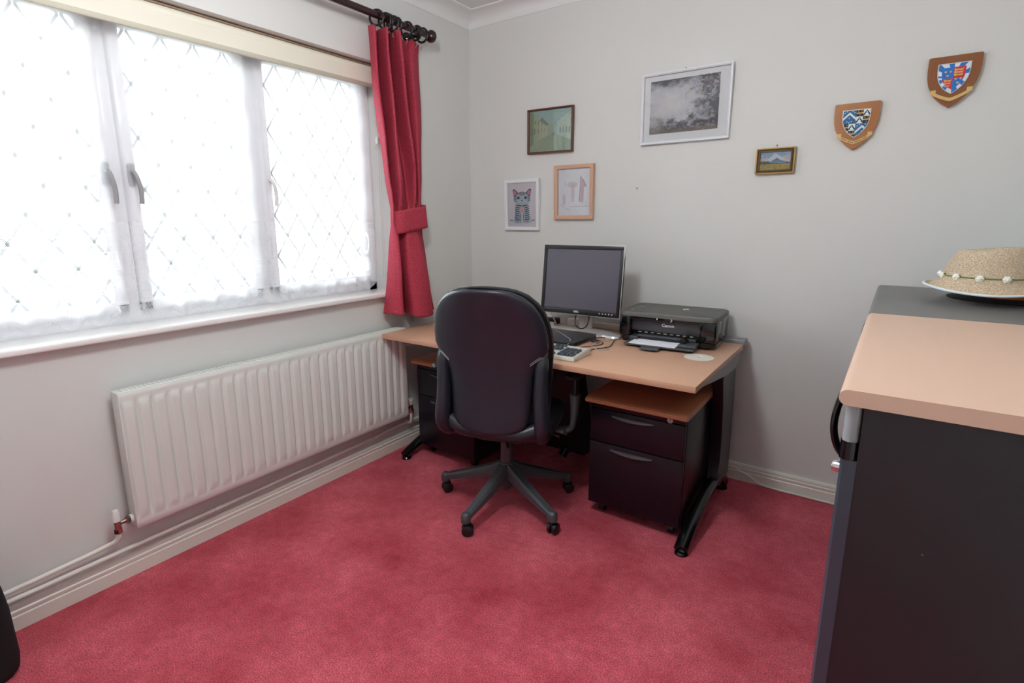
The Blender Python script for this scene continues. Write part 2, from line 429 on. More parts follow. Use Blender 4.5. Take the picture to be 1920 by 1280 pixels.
# ogee baseboards
bbp = [(0, 0), (.018, 0), (.018, .048), (.015, .052), (.0165, .056), (.0165, .066), (.012, .070), (.0135, .074), (.0135, .080), (.009, .088), (0, .088)]
struct('baseboard_left', MB().prism([(x, z) for x, z in bbp], 'y', YR, 0), M['trim'], smooth=30)
struct('baseboard_back', MB().prism([(-x, z) for x, z in bbp], 'x', .018, XR), M['trim'], smooth=30)
struct('baseboard_right', MB().prism([(XR-x, z) for x, z in bbp], 'y', YR, -.018), M['trim'], smooth=30)
struct('baseboard_front', MB().prism([(YR+x, z) for x, z in bbp], 'x', .018, XR-.018), M['trim'], smooth=30)
# coving
cp = [(0, 2.43), (.004, 2.43), (.006, 2.437)]
for i in range(9):
    a = i/8*PI/2; cp.append((.094-.086*math.cos(a), 2.44+.052*math.sin(a)))
cp += [(.1, 2.495), (.1, ZC), (0, ZC)]
struct('trim_1', MB().prism([(x, z) for x, z in cp], 'y', YR, 0), M['ceiling'], smooth=30)
struct('trim_2', MB().prism([(-x, z) for x, z in cp], 'x', 0, XR), M['ceiling'], smooth=30)
struct('trim_3', MB().prism([(XR-x, z) for x, z in cp], 'y', YR, 0), M['ceiling'], smooth=30)
struct('trim_4', MB().prism([(YR+x, z) for x, z in cp], 'x', 0, XR), M['ceiling'], smooth=30)

# ------------------------------------------------------------------ window
win = bpy.data.objects.new('window_1', None); COL.objects.link(win); win['kind'] = 'structure'
fr = MB(); XA, XB = -.21, -.14
fr.box(XA, XB, WY0, WY1, WZ0, WZ0+.06, .006); fr.box(XA, XB, WY0, WY1, WZ1-.06, WZ1, .006)
fr.box(XA, XB, WY0, WY0+.06, WZ0, WZ1, .006); fr.box(XA, XB, WY1-.06, WY1, WZ0, WZ1, .006)
MUL = [-1.385, -1.94, -2.495]
for y in MUL: fr.box(XA, XB, y-.022, y+.022, WZ0+.05, WZ1-.05, .006)
obj('window_frame', fr, M['upvc'], win)
edges = [WY1-.06] + [m_ for m_ in MUL] + [WY0+.06]
for k in range(4):
    ya = edges[k] - (.022 if k else 0); yb = edges[k+1] + (.022 if k < 3 else 0)   # ya > yb
    s = MB(); z0, z1 = WZ0+.055, WZ1-.055; t = .042
    s.box(-.19, -.118, yb, yb+t, z0, z1, .008); s.box(-.19, -.118, ya-t, ya, z0, z1, .008)
    s.box(-.19, -.118, yb, ya, z0, z0+t, .008); s.box(-.19, -.118, yb, ya, z1-t, z1, .008)
    so = obj('sash', s, M['upvc'], win)
    gy0, gy1, gz0, gz1 = yb+t, ya-t, z0+t, z1-t
    obj('pane', MB().box(-.158, -.154, gy0-.005, gy1+.005, gz0-.005, gz1+.005), M['glass'], so, smooth=0)
    # diamond lead lines clipped to the pane
    ld = MB(); px_, pz_ = .121, .19; cy = (gy0+gy1)/2 + {0: 0.0, 1: .0, 2: .0, 3: 0}[k]; cz = 1.905
    for sgn in (1, -1):
        for n in range(-14, 15):
            # line: (y-cy)/px_ + sgn*(z-cz)/pz_ = n
            pts = []
            for y in (gy0, gy1):
                z = cz + sgn*pz_*(n-(y-cy)/px_)
                if gz0-1e-6 <= z <= gz1+1e-6: pts.append((y, z))
            for z in (gz0, gz1):
                y = cy + px_*(n-sgn*(z-cz)/pz_)
                if gy0 < y < gy1: pts.append((y, z))
            if len(pts) >= 2:
                a, b_ = pts[0], pts[1]
                if math.hypot(a[0]-b_[0], a[1]-b_[1]) < .02: continue
                d = Vector((0, b_[0]-a[0], b_[1]-a[1])).normalized(); nn = Vector((0, -d.z, d.y))*.0050
                A = Vector((-.1535, *a)); B = Vector((-.1535, *b_)); X = Vector((.002, 0, 0))
                vs = [A-nn, A+nn, B+nn, B-nn]; ld.add(vs+[v+X for v in vs], [(0, 1, 2, 3), (7, 6, 5, 4), (0, 4, 5, 1), (1, 5, 6, 2), (2, 6, 7, 3), (3, 7, 4, 0)])
    obj('lead_lattice', ld, M['lead'], so, smooth=0)
    # handle on the sash stile
    hy = (yb+.02) if k in (0, 1) else (ya-.02)
    h = MB(); h.box(-.118, -.108, hy-.013, hy+.013, 1.44, 1.52, .004)
    h.tube(catmull([(-.108, hy, 1.49), (-.085, hy, 1.485), (-.078, hy+.006, 1.46), (-.08, hy+.012, 1.42), (-.085, hy+.012, 1.375)]), .008, 10)
    obj('handle', h, M['white_plastic'] if k == 0 else M['cable_grey'], so)
obj('window_sill', MB().box(-.14, .04, WY0-.04, WY1+.02, .903, .927, .007, 3), M['sill'], win)

# ------------------------------------------------------------------ roller blind
bl = thing('roller_blind', 'cream roller blind rolled up under the window head', 'blind')
y0, y1 = WY0+.03, WY1-.045
obj('blind_tube', MB().tube([(-.062, y0, 2.052), (-.062, y1, 2.052)], .03, 32), M['blind'], bl)
obj('cassette_edge', MB().box(-.05, -.042, y0, y1, 2.079, 2.086, .001), M['blind_line'], bl)
fbm = MB(); fbm.box(-.0345, -.0325, y0+.01, y1-.01, 1.985, 2.052); obj('blind_fabric', fbm, M['blind'], bl)
obj('bottom_bar', MB().box(-.040, -.026, y0+.01, y1-.01, 1.972, 1.992, .005), M['blind_bar'], bl)
brk = MB().lathe([(.001, 0), (.034, 0), (.036, .006), (.03, .012), (.001, .014)], 24, (-.062, y1, 2.052), 'Y'); obj('end_bracket', brk, M['white_plastic'], bl)
ch = MB()
for yy in (y1+.004, y1+.02):
    ch.tube([(-.045, yy, 2.06), (-.045, yy+.002, 1.0)], .0016, 6)
for i in range(70): ch.sphere((-.045, y1+.004+.002*i/70, 2.05-i*.015), .0025, 6)
obj('chain', ch, M['white_plastic'], bl)
obj('chain_weight', MB().lathe([(.001, 0), (.009, .002), (.011, .02), (.007, .036), (.001, .04)], 14, (-.045, y1+.006, 1.70)), M['white_plastic'], bl)

# ------------------------------------------------------------------ net curtain with scalloped lace hem
nt_ = thing('net_curtain', 'white net curtain with a lace border hanging inside the window', 'net curtain', (0, 0, 0))
def net_x(y, z):
    t = (y+.7)
    k = .3+.7*min(1, (2.05-z)/.5)
    return -.085 + k*(.010*math.sin(t*43+.8*math.sin(t*7)) + .007*math.sin(t*91+1.3) + .006*math.sin(t*17+z*1.2))
def net_sheet(name, ya, yb, z0, z1, ny, nz, m, scallop=False):
    vs, fs, uvs = [], [], []
    for i in range(ny+1):
        y = ya+(yb-ya)*i/ny; zb = z0
        if scallop:
            ph = ((y*1.35)/.13) % 1 - .5; zb = z0 - .028*math.cos(ph*PI) + .014
        for j in range(nz+1):
            z = zb + (z1-zb)*j/nz
            vs.append((net_x(y, z), y, z)); uvs.append((y*1.35, z-z0))
    for i in range(ny):
        for j in range(nz):
            a = i*(nz+1)+j; fs.append((a, a+nz+1, a+nz+2, a+1))
    me = bpy.data.meshes.new(name); me.from_pydata(vs, [], fs); uvl = me.uv_layers.new(name='UVMap')
    for lp in me.loops: uvl.data[lp.index].uv = uvs[lp.vertex_index]
    for p in me.polygons: p.use_smooth = True
    me.materials.append(m); o = bpy.data.objects.new(name, me); COL.objects.link(o); o.parent = nt_
    return o
net_sheet('voile_cloth', -3.08, -.765, 1.31, 2.03, 900, 16, M['net'])
net_sheet('lace_border', -3.08, -.765, .955, 1.31, 900, 10, M['lace'], True)
obj('net_rod', MB().tube([(-.09, WY0+.002, 2.03), (-.09, WY1-.002, 2.03)], .005, 10), M['white_plastic'], nt_)

# ------------------------------------------------------------------ curtain pole, rings, curtain, tieback
PX, PZ = .095, 2.268
cpo = thing('curtain_pole', 'dark mahogany curtain pole above the window', 'curtain pole')
obj('rod', MB().tube([(PX, -3.35, PZ), (PX, -.475, PZ)], .0165, 24), M['pole_wood'], cpo)
fin = [(.001, 0), (.018, 0), (.02, .006), (.017, .01), (.026, .016), (.031, .026), (.032, .036), (.029, .046), (.023, .052), (.012, .058), (.007, .064), (.001, .066)]
for sgn, yy in ((1, -.482), (-1, -3.345)):
    obj('finial', MB().lathe([(r, sgn*z) for r, z in fin], 28, (PX, yy, PZ), 'Y'), M['pole_wood'], cpo)
    br = MB().tube([(0.001, yy-sgn*.055, PZ-.012), (.06, yy-sgn*.055, PZ-.012), (PX, yy-sgn*.055, PZ-.018)], [.014, .01, .01], 14)
    br.lathe([(.001, 0), (.028, 0), (.026, .01), (.014, .014)], 20, (0, yy-sgn*.055, PZ-.012), 'X'); br.torus((PX, yy-sgn*.055, PZ), .021, .005, (0, 1, 0))
    obj('bracket', br, M['ring_wood'], cpo)
ring_info = [(-.835, .45, 'dark wooden curtain ring standing apart at the left end of the red curtain heading'),
             (-.782, .25, 'dark wooden curtain ring, first of the bunched rings right of the lone left one'),
             (-.757, -.1, 'dark wooden curtain ring, second of the bunched rings over the red curtain'),
             (-.730, .15, 'dark wooden curtain ring, third of the bunched rings over the red curtain'),
             (-.703, 0.0, 'dark wooden curtain ring, last of the bunched rings before the gap on the pole'),
             (-.632, .2, 'dark wooden curtain ring hanging alone midway between the bunch and the finial'),
             (-.562, -.02, 'dark wooden curtain ring closer of the two rings at the finial end of the pole'),
             (-.518, .1, 'dark wooden curtain ring right against the end bracket beside the finial')]
def make_ring():
    t = thing('curtain_ring', '', 'curtain ring', (0, 0, 0), 0, 'dark rings on the curtain pole')
    obj('hoop', MB().torus((0, 0, 0), .034, .0055, (0, 1, 0), 32, 10), M['ring_wood'], t)
    obj('eyelet', MB().torus((0, 0, -.0435), .005, .0012, (1, 0, 0), 14, 6).tube([(0, 0, -.046), (0, 0, -.062)], .001, 6), M['chrome'], t)
    return t
ring0 = make_ring()
for i, (y, a, lb) in enumerate(ring_info):
    r = ring0 if i == 0 else copy_tree(ring0)
    r.location = (PX, y, PZ-.017+.0055-.0005); r.rotation_euler = (0, 0, a); r['label'] = lb

cu = thing('curtain', 'red patterned curtain gathered beside the window and tied back', 'curtain')
# folds traced level by level: (z, depth x, position y) of nine fold lines
CL = [([-0.861, -0.886, -0.783, -0.817, -0.704, -0.744, -0.607, -0.576, -0.484], [0.07, 0.115, 0.045, 0.125, 0.045, 0.13, 0.045, 0.075, 0.05], [2.219, 2.204, 2.225, 2.210, 2.230, 2.216, 2.225, 2.224, 2.222]),
 ([-0.851, -0.872, -0.771, -0.813, -0.689, -0.721, -0.588, -0.576, -0.486], [0.07, 0.115, 0.045, 0.13, 0.045, 0.13, 0.045, 0.08, 0.05], [1.979, 1.969, 1.998, 1.978, 2.013, 1.995, 2.032, 2.029, 2.051]),
 ([-0.825, -0.849, -0.759, -0.792, -0.663, -0.681, -0.575, -0.561, -0.484], [0.07, 0.115, 0.05, 0.13, 0.05, 0.125, 0.05, 0.08, 0.05], [1.735, 1.728, 1.745, 1.733, 1.756, 1.747, 1.766, 1.765, 1.777]),
 ([-0.795, -0.813, -0.751, -0.769, -0.646, -0.642, -0.564, -0.555, -0.493], [0.07, 0.105, 0.06, 0.125, 0.06, 0.115, 0.06, 0.08, 0.05], [1.531, 1.528, 1.534, 1.529, 1.54, 1.537, 1.545, 1.544, 1.549]),
 ([-0.771, -0.785, -0.74, -0.737, -0.65, -0.637, -0.58, -0.564, -0.514], [0.07, 0.10, 0.07, 0.105, 0.075, 0.105, 0.075, 0.08, 0.05], [1.371, 1.37, 1.371, 1.37, 1.372, 1.372, 1.373, 1.373, 1.374]),
 ([-0.774, -0.783, -0.772, -0.717, -0.707, -0.672, -0.625, -0.574, -0.522], [0.07, 0.095, 0.1, 0.075, 0.105, 0.108, 0.105, 0.08, 0.06], [1.256, 1.256, 1.256, 1.254, 1.254, 1.254, 1.253, 1.252, 1.25]),
 ([-0.797, -0.793, -0.772, -0.689, -0.717, -0.655, -0.575, -0.498, -0.464], [0.06, 0.1, 0.115, 0.05, 0.115, 0.13, 0.115, 0.06, 0.05], [1.038, 1.04, 1.039, 1.029, 1.034, 1.03, 1.023, 1.013, 1.01]),
 ([-0.821, -0.823, -0.775, -0.657, -0.707, -0.63, -0.542, -0.451, -0.412], [0.05, 0.11, 0.12, 0.035, 0.125, 0.14, 0.12, 0.05, 0.045], [0.816, 0.819, 0.81, 0.803, 0.795, 0.782, 0.782, 0.781, 0.782])]
def cr1(p0, p1, p2, p3, t): return .5*((2*p1)+(p2-p0)*t+(2*p0-5*p1+4*p2-p3)*t*t+(3*p1-p0-3*p2+p3)*t**3)
def crs(a, t):
    n = len(a)-1; t = t*n; i = min(n-1, int(t)); f = t-i
    return cr1(a[max(0, i-1)], a[i], a[i+1], a[min(n, i+2)], f)
def curt(u, v):          # u 0..1 left to right, v 0 top .. 1 bottom
    y = crs([crs(l[0], u) for l in CL], v); x = .084+(crs([crs(l[1], u) for l in CL], v)-.084)*(1.5 if v < .5 else 1.5-.5*max(0, 1-abs(v-.62)/.12)); z = crs([crs(l[2], u) for l in CL], v)
    # tape gathers at the heading, strongest on the right part
    g = max(0, 1-v/.085); x += g*(.0045+.004*(u > .7))*math.sin(2*PI*30*u)
    x += .003*math.sin(9*u+23*v)*min(1, 8*abs(v-.55))
    return (max(.015, x), y, z)
NU, NV = 240, 110; vs = [curt(i/NU, j/NV) for j in range(NV+1) for i in range(NU+1)]
fs = [(j*(NU+1)+i, j*(NU+1)+i+1, (j+1)*(NU+1)+i+1, (j+1)*(NU+1)+i) for j in range(NV) for i in range(NU)]
cm = MB(); cm.add(vs, fs); co = obj('curtain_panel', cm, M['curtain'], cu, smooth=80)
sd = co.modifiers.new('thickness', 'SOLIDIFY'); sd.thickness = .004; sd.offset = 0
for y, a, lb in ring_info: obj('curtain_hook', MB().tube([(PX, y, PZ-.066), (PX-.014, y, PZ-.082)], .0012, 6), M['chrome'], cu)
# tieback band wrapped round the gathered cloth
tb = MB(); rings = []
for j in range(9):
    z = 1.372-.118*j/8; ring = []
    for k in range(48):
        a = 2*PI*k/48; c, s_ = math.cos(a), math.sin(a)
        hw = .110+.008*j/8; ht = .050+.006*math.sin(3*a)
        y = -.657+.004*j/8+math.copysign(abs(c)**.75, c)*hw; x = .082+math.copysign(abs(s_)**.8, s_)*ht
        ring.append((x, y, z+.018*c))
    rings.append(ring)
tb.loft(rings, cap=False); tbo = obj('curtain_tieback', tb, M['curtain'], None, smooth=60)
sd = tbo.modifiers.new('thickness', 'SOLIDIFY'); sd.thickness = .005; sd.offset = 1
tag(tbo, 'wide red cloth tieback wrapped round the middle of the red curtain', 'tieback')
# thin blind cord under the curtain
tag(obj('blind_cord', MB().tube(catmull([(.012, -.60, .95), (.012, -.60, .84), (.014, -.595, .76), (.02, -.60, .735)]), .0015, 6).tube(catmull([(.012, -.585, .95), (.012, -.585, .80), (.02, -.59, .735)]), .0015, 6), M['cable_grey']),
    'thin pale cord hanging below the red curtain hem', 'cord')

# ------------------------------------------------------------------ radiator
ra = thing('radiator', 'long white panel radiator below the window', 'radiator')
RY0, RY1, RZ0, RZ1 = -2.115, -.726, .215, .730
pitch = (RY1-RY0)/27
zs = [RZ0, RZ0+.012, RZ0+.028, RZ0+.034, RZ0+.042, RZ0+.052, RZ0+.066] + [RZ0+.08+(RZ1-RZ0-.15)*i/10 for i in range(11)] + [RZ1-.056, RZ1-.046, RZ1-.038, RZ1-.032, RZ1-.02, RZ1-.006, RZ1]
ny = 27*12; rp = MB(); vs = []
def sm(a, b, x):
    t = min(1, max(0, (x-a)/(b-a))); return t*t*(3-2*t)
for i in range(ny+1):
    y = RY0+(RY1-RY0)*i/ny; f = ((y-RY0)/pitch) % 1; f = abs(f-.5)*2         # 0 mid .. 1 boundary
    g = .5-.5*math.cos(PI*min(1, max(0, (f-.52)/.48)))
    for z in zs:
        mk = sm(RZ0+.028, RZ0+.066, z)*(1-sm(RZ1-.056, RZ1-.03, z))
        x = .094 + mk*(.006 - .012*g)
        if z <= RZ0+.001 or z >= RZ1-.001: x -= .006
        vs.append((x, y, z))
nz = len(zs); rp.add(vs, [(i*nz+j, (i+1)*nz+j, (i+1)*nz+j+1, i*nz+j+1) for i in range(ny) for j in range(nz-1)])
rp.box(.078, .088, RY0, RY1, RZ0, RZ1)
obj('front_panel', rp, M['radiator'], ra, smooth=60)
obj('rear_panel', MB().box(.035, .045, RY0+.01, RY1-.01, RZ0+.01, RZ1-.02, .003), M['radiator'], ra)
gr = MB(); gr.box(.034, .092, RY0, RY1, RZ1-.006, RZ1-.001, .001)
for i in range(90):
    y = RY0+.02+(RY1-RY0-.04)*i/89; gr.box(.045, .085, y-.002, y+.002, RZ1-.001, RZ1+.0015)
obj('top_grille', gr, M['radiator'], ra)
for y in (RY0, RY1): obj('side_cover', MB().box(.034, .093, y-.002, y+.002, RZ0+.005, RZ1-.002, .001), M['radiator'], ra)
for y, z in ((RY0, RZ0+.035), (RY1, RZ0+.035)):
    s_ = -1 if y == RY0 else 1
    fx = .062
    v = MB().tube([(fx, y-s_*.06, z), (fx, y+s_*.012, z)], [.016, .016], 16)
    obj('tapping_boss', v, M['radiator'], ra)
    v = MB(); v.tube([(fx, y+s_*.004, z), (fx, y+s_*.024, z)], .0155, 6); v.tube([(fx, y+s_*.024, z), (fx, y+s_*.046, z)], .008, 12)
    v.tube([(fx, y+s_*.052, z-.028), (fx, y+s_*.052, z+.014)], .0115, 14); v.tube([(fx, y+s_*.052, z-.034), (fx, y+s_*.052, z-.018)], .0145, 6)
    vo = obj('valve', v, M['brass_dull'], ra)
    if s_ < 0: c = MB().lathe([(.001, .055), (.009, .053), (.0125, .045), (.014, .012), (.001, .010)], 18, (fx, y+s_*.052, z))
    else: c = MB().lathe([(.001, .05), (.016, .05), (.018, .046), (.015, .03), (.012, .012), (.001, .010)], 12, (fx, y+s_*.052, z))
    obj('valve_cap', c, M['white_plastic'] if s_ < 0 else M['cream_plastic'], vo)
LV = RY0-.052; RV = RY1+.052; VZ = RZ0+.035
tag(obj('heating_pipe', MB().tube(catmull([(.062, LV, VZ-.03), (.060, LV, VZ-.052), (.05, LV-.012, VZ-.070), (.038, LV-.04, VZ-.080), (.034, LV-.12, VZ-.088), (.034, -2.6, .150), (.034, -3.2, .148), (.034, YR+.01, .147)], 6), .0085, 14), M['pipe']),
    'upper painted pipe running from the left radiator valve along the wall', 'pipe')
pp = MB().tube([(.030, YR+.01, .118), (.030, -2.4, .119), (.030, -1.2, .136), (.030, -.94, .140), (.032, -.82, .148), (.034, -.78, .151), (.034, -.55, .152)], .0085, 14)
pp.tube([(.062, RV, VZ-.03), (.062, RV, .165), (.055, RV, .154), (.036, RV, .151)], .0085, 14)
for y in (-1.80, -.93): pp.tube([(.030, y-.014, .128 if y < -1.5 else .140), (.030, y+.014, .129 if y < -1.5 else .141)], .0115, 14)
pp.tube([(.034, RV-.02, .151), (.034, RV+.02, .151)], .0115, 14)
tag(obj('heating_pipe', pp, M['pipe']), 'lower painted pipe just above the skirting, rising to the right radiator valve', 'pipe')

# ------------------------------------------------------------------ desk
DX, DY = .0965, -.9022; DW, DD, DT = 1.6, .8, .025
dk = thing('office_desk', 'beech topped office desk with black cantilever legs in the room corner', 'desk', (DX, DY, 0))
obj('desktop', MB().box(0, DW, 0, DD, .700, .725, .0025, 2), M['beech'], dk)
def desk_leg(x0, side):
    L_ = MB()   # upright: tall plate tapering, plus curved foot
    prof = [(.74, .655), (.50, .655), (.49, .62), (.53, .50), (.555, .35), (.56, .22), (.54, .14), (.50, .105), (.60, .085), (.76, .085), (.76, .30), (.755, .5)]
    L_.prism(prof, 'x', x0-.022, x0+.022, .004)
    lo = obj('leg', L_, M['black_metal'], dk)
    # foot: domed blade running forward
    ft = MB(); path = catmull([(x0, .775, .03), (x0, .72, .075), (x0, .60, .118), (x0, .42, .112), (x0, .25, .078), (x0, .14, .046), (x0, .085, .026)], 5)
    n = len(path); rr = [( .030 - .010*i/(n-1), .027) for i in range(n)]
    ft.tube(path, rr, 16, up=(0, 0, 1))
    obj('foot', ft, M['black_lac'], lo)
    obj('levelling_glide', MB().lathe([(.001, 0), (.026, 0), (.026, .005), (.02, .012), (.001, .014)], 20, (x0, .100, 0)), M['black_lac'], lo)
    obj('levelling_glide', MB().lathe([(.001, 0), (.027, 0), (.027, .006), (.02, .03), (.001, .03)], 20, (x0, .755, 0)), M['black_lac'], lo)
    cb = MB().prism([(.12, .70), (.78, .70), (.78, .655), (.70, .628), (.52, .64), (.30, .668), (.12, .69)], 'x', x0-.02, x0+.028 if side > 0 else x0+.02, .003)
    obj('cantilever_arm', cb, M['grey_metal'], dk)
    return lo
desk_leg(DW-.035, 1); desk_leg(.045, -1)
mid = MB().prism([(.62, .655), (.74, .655), (.74, .0), (.70, .0), (.62, .45)], 'x', .72, .86, .004)
mid.box(.66, .90, .50, .76, .68, .70, .003)
# tapered black middle support
def taper(mb, x0, x1, x2, x3, ya, yb, zt, zb):
    mb.add([(x0, ya, zt), (x1, ya, zt), (x1, yb, zt), (x0, yb, zt), (x2, ya, zb), (x3, ya, zb), (x3, yb, zb), (x2, yb, zb)],
           [(0, 1, 2, 3), (7, 6, 5, 4), (0, 4, 5, 1), (1, 5, 6, 2), (2, 6, 7, 3), (3, 7, 4, 0)])
mid = MB(); taper(mid, .705, .835, .665, .905, .58, .70, .50, .06); taper(mid, .62, .95, .66, .885, .58, .70, .70, .56); taper(mid, .66, .885, .705, .835, .58, .70, .56, .50)
mo = obj('middle_support', mid, M['black_metal'], dk)
ft = MB(); path = catmull([(.80, .72, .03), (.795, .68, .08), (.79, .62, .085), (.775, .57, .03)], 5)
ft.tube(path, .024, 14); obj('foot', ft, M['black_lac'], mo)
bk = MB().prism([(1.38, .70), (1.46, .752), (1.56, .757), (1.60, .742), (1.615, .72), (1.615, .70)], 'y', .80, .86, .003)
bk.v = [(x, y, min(z, .745) if z > .70 else z) for x, y, z in bk.v]
bk = MB().box(1.40, 1.605, .802, .872, .705, .743, .006); bk.tube([(1.50, .83, .7445), (1.50, .83, .746)], .01, 14).tube([(1.57, .83, .7445), (1.57, .83, .746)], .008, 14)
obj('cable_port', bk, M['grey_metal'], dk)
for i in range(2):
    obj('back_rail', MB().box(.08, DW-.06, .70, .722, .655-.05*i*0, .70, .002), M['black_metal'], dk) if i == 0 else None

# ------------------------------------------------------------------ drawer pedestals
def make_pedestal():
    t = thing('drawer_pedestal', '', 'drawer unit', (0, 0, 0), 0, 'drawer pedestals under the desk')
    W, D = .412, .58
    obj('body', MB().box(0, W, .018, D, .048, .532, .003), M['black_metal'], t)
    tp = MB(); prof = [(-.038, .545), (-.034, .538), (-.02, .532), (D+.01, .532), (D+.01, .560), (-.01, .560), (-.028, .557), (-.036, .552)]
    tp.prism(prof, 'x', -.010, W+.010, .003); obj('moulded_top', tp, M['beech_dark'], t)
    obj('fascia', MB().box(.003, W-.003, .002, .018, .508, .530, .002), M['black_metal'], t)
    for z0, z1, hz in ((.356, .505, .482), (.060, .352, .328)):
        d = obj('drawer', MB().box(.003, W-.003, 0, .018, z0, z1, .0025), M['black_metal'], t)
        x0, x1 = .100, .282; xm = (x0+x1)/2
        h = MB(); n = 14; rings = []
        for i in range(n+1):
            s_ = i/n*2-1; b_ = 1-s_*s_
            x = xm+s_*(x1-x0)/2; hh = .002+.0085*b_; yy = -.0015-.013*b_
            rings.append([(x, .004, hz+.004), (x, yy, hz+.004-.001), (x, yy-.001, hz-hh*.7), (x, .002, hz-hh*1.0)])
        h.loft(rings); obj('handle', h, M['handle'], d, smooth=30)
    lk = MB().lathe([(.001, -.008), (.011, -.008), (.0125, -.004), (.0125, .003)], 24, (.348, .002, .519), 'Y'); lk.box(.3468, .3492, -.0095, -.006, .5135, .5245)
    obj('lock', lk, M['lock'], t)
    for x, y in ((.05, .06), (W-.05, .06), (.05, D-.06), (W-.05, D-.06), (W/2, .10)):
        obj('caster', MB().tube([(x-.012, y, .022), (x+.012, y, .022)], .022, 18).cyl((x, y, .03), (x, y, .05), .012), M['black_plastic'], t)
    return t
p1 = make_pedestal(); p1.location = (1.218, -.735, 0)
p1['label'] = 'black two-drawer pedestal with beech top under the right end of the desk'
p2 = copy_tree(p1, (.150, -.705, 0), -.03, 'black drawer pedestal with beech top under the left end of the desk beside the radiator')

# ------------------------------------------------------------------ office chair
CH = (.875, -.88, 0); FI = math.radians(18)
oc = thing('office_chair', 'black leather swivel office chair pushed up to the desk, seen from behind', 'office chair', CH, FI)
def lean(z): return -.245 - .13*max(0, z-.44) + .04*math.sin(PI*min(1, max(0, (z-.44)/.6)))
ZB0, ZB1 = .425, 1.035
def outw(z):
    z = z if z < .80 else .80+(z-.80)/1.10
    return interp([.425, .44, .47, .52, .60, .70, .80, .86, .91, .95, .98, 1.005, 1.022, 1.031, 1.035],
                  [.14, .185, .215, .228, .232, .236, .243, .240, .229, .212, .190, .160, .122, .075, .01], z)
zl = [.425, .44, .47, .52, .60, .70, .80, .86, .91, .95, .98, 1.005, 1.022, 1.031, 1.035]
def zfine(z0, z1, n): return [z0+(z1-z0)*(.5-.5*math.cos(PI*i/n)) for i in range(n+1)]
fc = MB(); rings = []
for z in zfine(.428, 1.0578, 34):
    hw = outw(z); th = .036*min(1, (hw/.12)**.5)
    rings.append([(x, lean(z)+.045+y + .05*(x/.24)**2, z) for x, y in sup(hw, th, 44, 3.2)])
fc.loft(rings); bc = obj('back_cushion', fc, M['leather_matt'], oc, smooth=80)
rb = MB(); rings = []
for z in zfine(.452, 1.051, 40):
    hw = min(outw(z)-.004, interp([.452, .465, .485, .52, .60, .70, .735, .79, .85, 1.1], [.06, .115, .148, .163, .168, .176, .192, .226, .25, .3], z))
    th = .030*min(1, (hw/.10)**.5)
    rings.append([(x, lean(z)-.014+y + .042*(x/.24)**2, z) for x, y in sup(hw, th, 44, 2.8)])
rb.loft(rings); obj('back_panel', rb, M['leather'], oc, smooth=80)
# piping seam round the cushion
sp = []
for s_ in (-1, 1):
    pts = [(s_*outw(z)*1.0, lean(z)+.012+.05*(outw(z)/.24)**2, z) for z in zfine(.46, 1.0573, 30)]
    sp.append(pts)
obj('piping', MB().tube(sp[0]+sp[1][::-1], .0045, 8), M['leather_matt'], oc)
for s_ in (-1, 1):
    wg = MB(); path = catmull([(s_*.205, lean(.80)+.040, .80), (s_*.208, lean(.74)+.022, .745), (s_*.207, lean(.66)+.012, .66), (s_*.208, lean(.58)+.008, .58), (s_*.213, lean(.52)+.008, .52),
                               (s_*.214, lean(.47)+.024, .472), (s_*.205, lean(.44)+.075, .435), (s_*.195, lean(.44)+.16, .425)], 6)
    n = len(path); r_ = [(interp([0, .15, .5, .75, 1], [.018, .034, .042, .046, .040], i/(n-1)), interp([0, .12, .4, .7, 1], [.020, .028, .030, .034, .036], i/(n-1))) for i in range(n)]
    wg.tube(path, r_, 20, up=(0, 1, 0.01)); wo = obj('side_bolster', wg, M['leather'], oc, smooth=80)
    st = MB()
    for dz in (0, .007):
        pts = []
        for i in range(9):
            t = i/8; x = s_*(.170+.062*t); z = .768-dz+.030*t*(1 if True else 0)-.012*(1-t)**2
            pts.append((x, lean(z)-.014-.024+.042*(x/.24)**2+.030*t**3+.002, z))
        st.tube(pts, .0012, 6)
    obj('stitching', st, M['stitch'], wo)
lp_ = MB(); path = catmull([(-.185, lean(.46)+.030, .478), (-.12, lean(.45)+.012, .455), (0, lean(.45)+.004, .445), (.12, lean(.45)+.012, .450), (.185, lean(.46)+.030, .470)], 6)
lp_.tube(path, [(.030, .030)]*len(path), 18, up=(0, 0, 1)); obj('lower_roll', lp_, M['leather'], oc, smooth=80)
se = MB(); rings = []
for z, k in ((.392, .80), (.398, .90), (.412, .97), (.43, 1.0), (.452, 1.0), (.468, .97), (.480, .90), (.487, .76), (.490, .4)):
    rings.append([(x, y+.02, z-.02*sm(.12, .28, y)) for x, y in sup(.245*k, .245*k, 48, 4)])
se.loft(rings); obj('seat', se, M['leather'], oc, smooth=80)
mc = MB().box(-.10, .10, -.12, .12, .352, .395, .01); mc.tube([(.07, .0, .372), (.20, .0, .372), (.245, .0, .366)], [.005, .005, .012], 10)
mc.tube(catmull([(.03, -.10, .37), (.045, -.15, .365), (.06, -.185, .36)]), [.006]*17, 10)
obj('tilt_mechanism', mc, M['black_plastic'], oc)
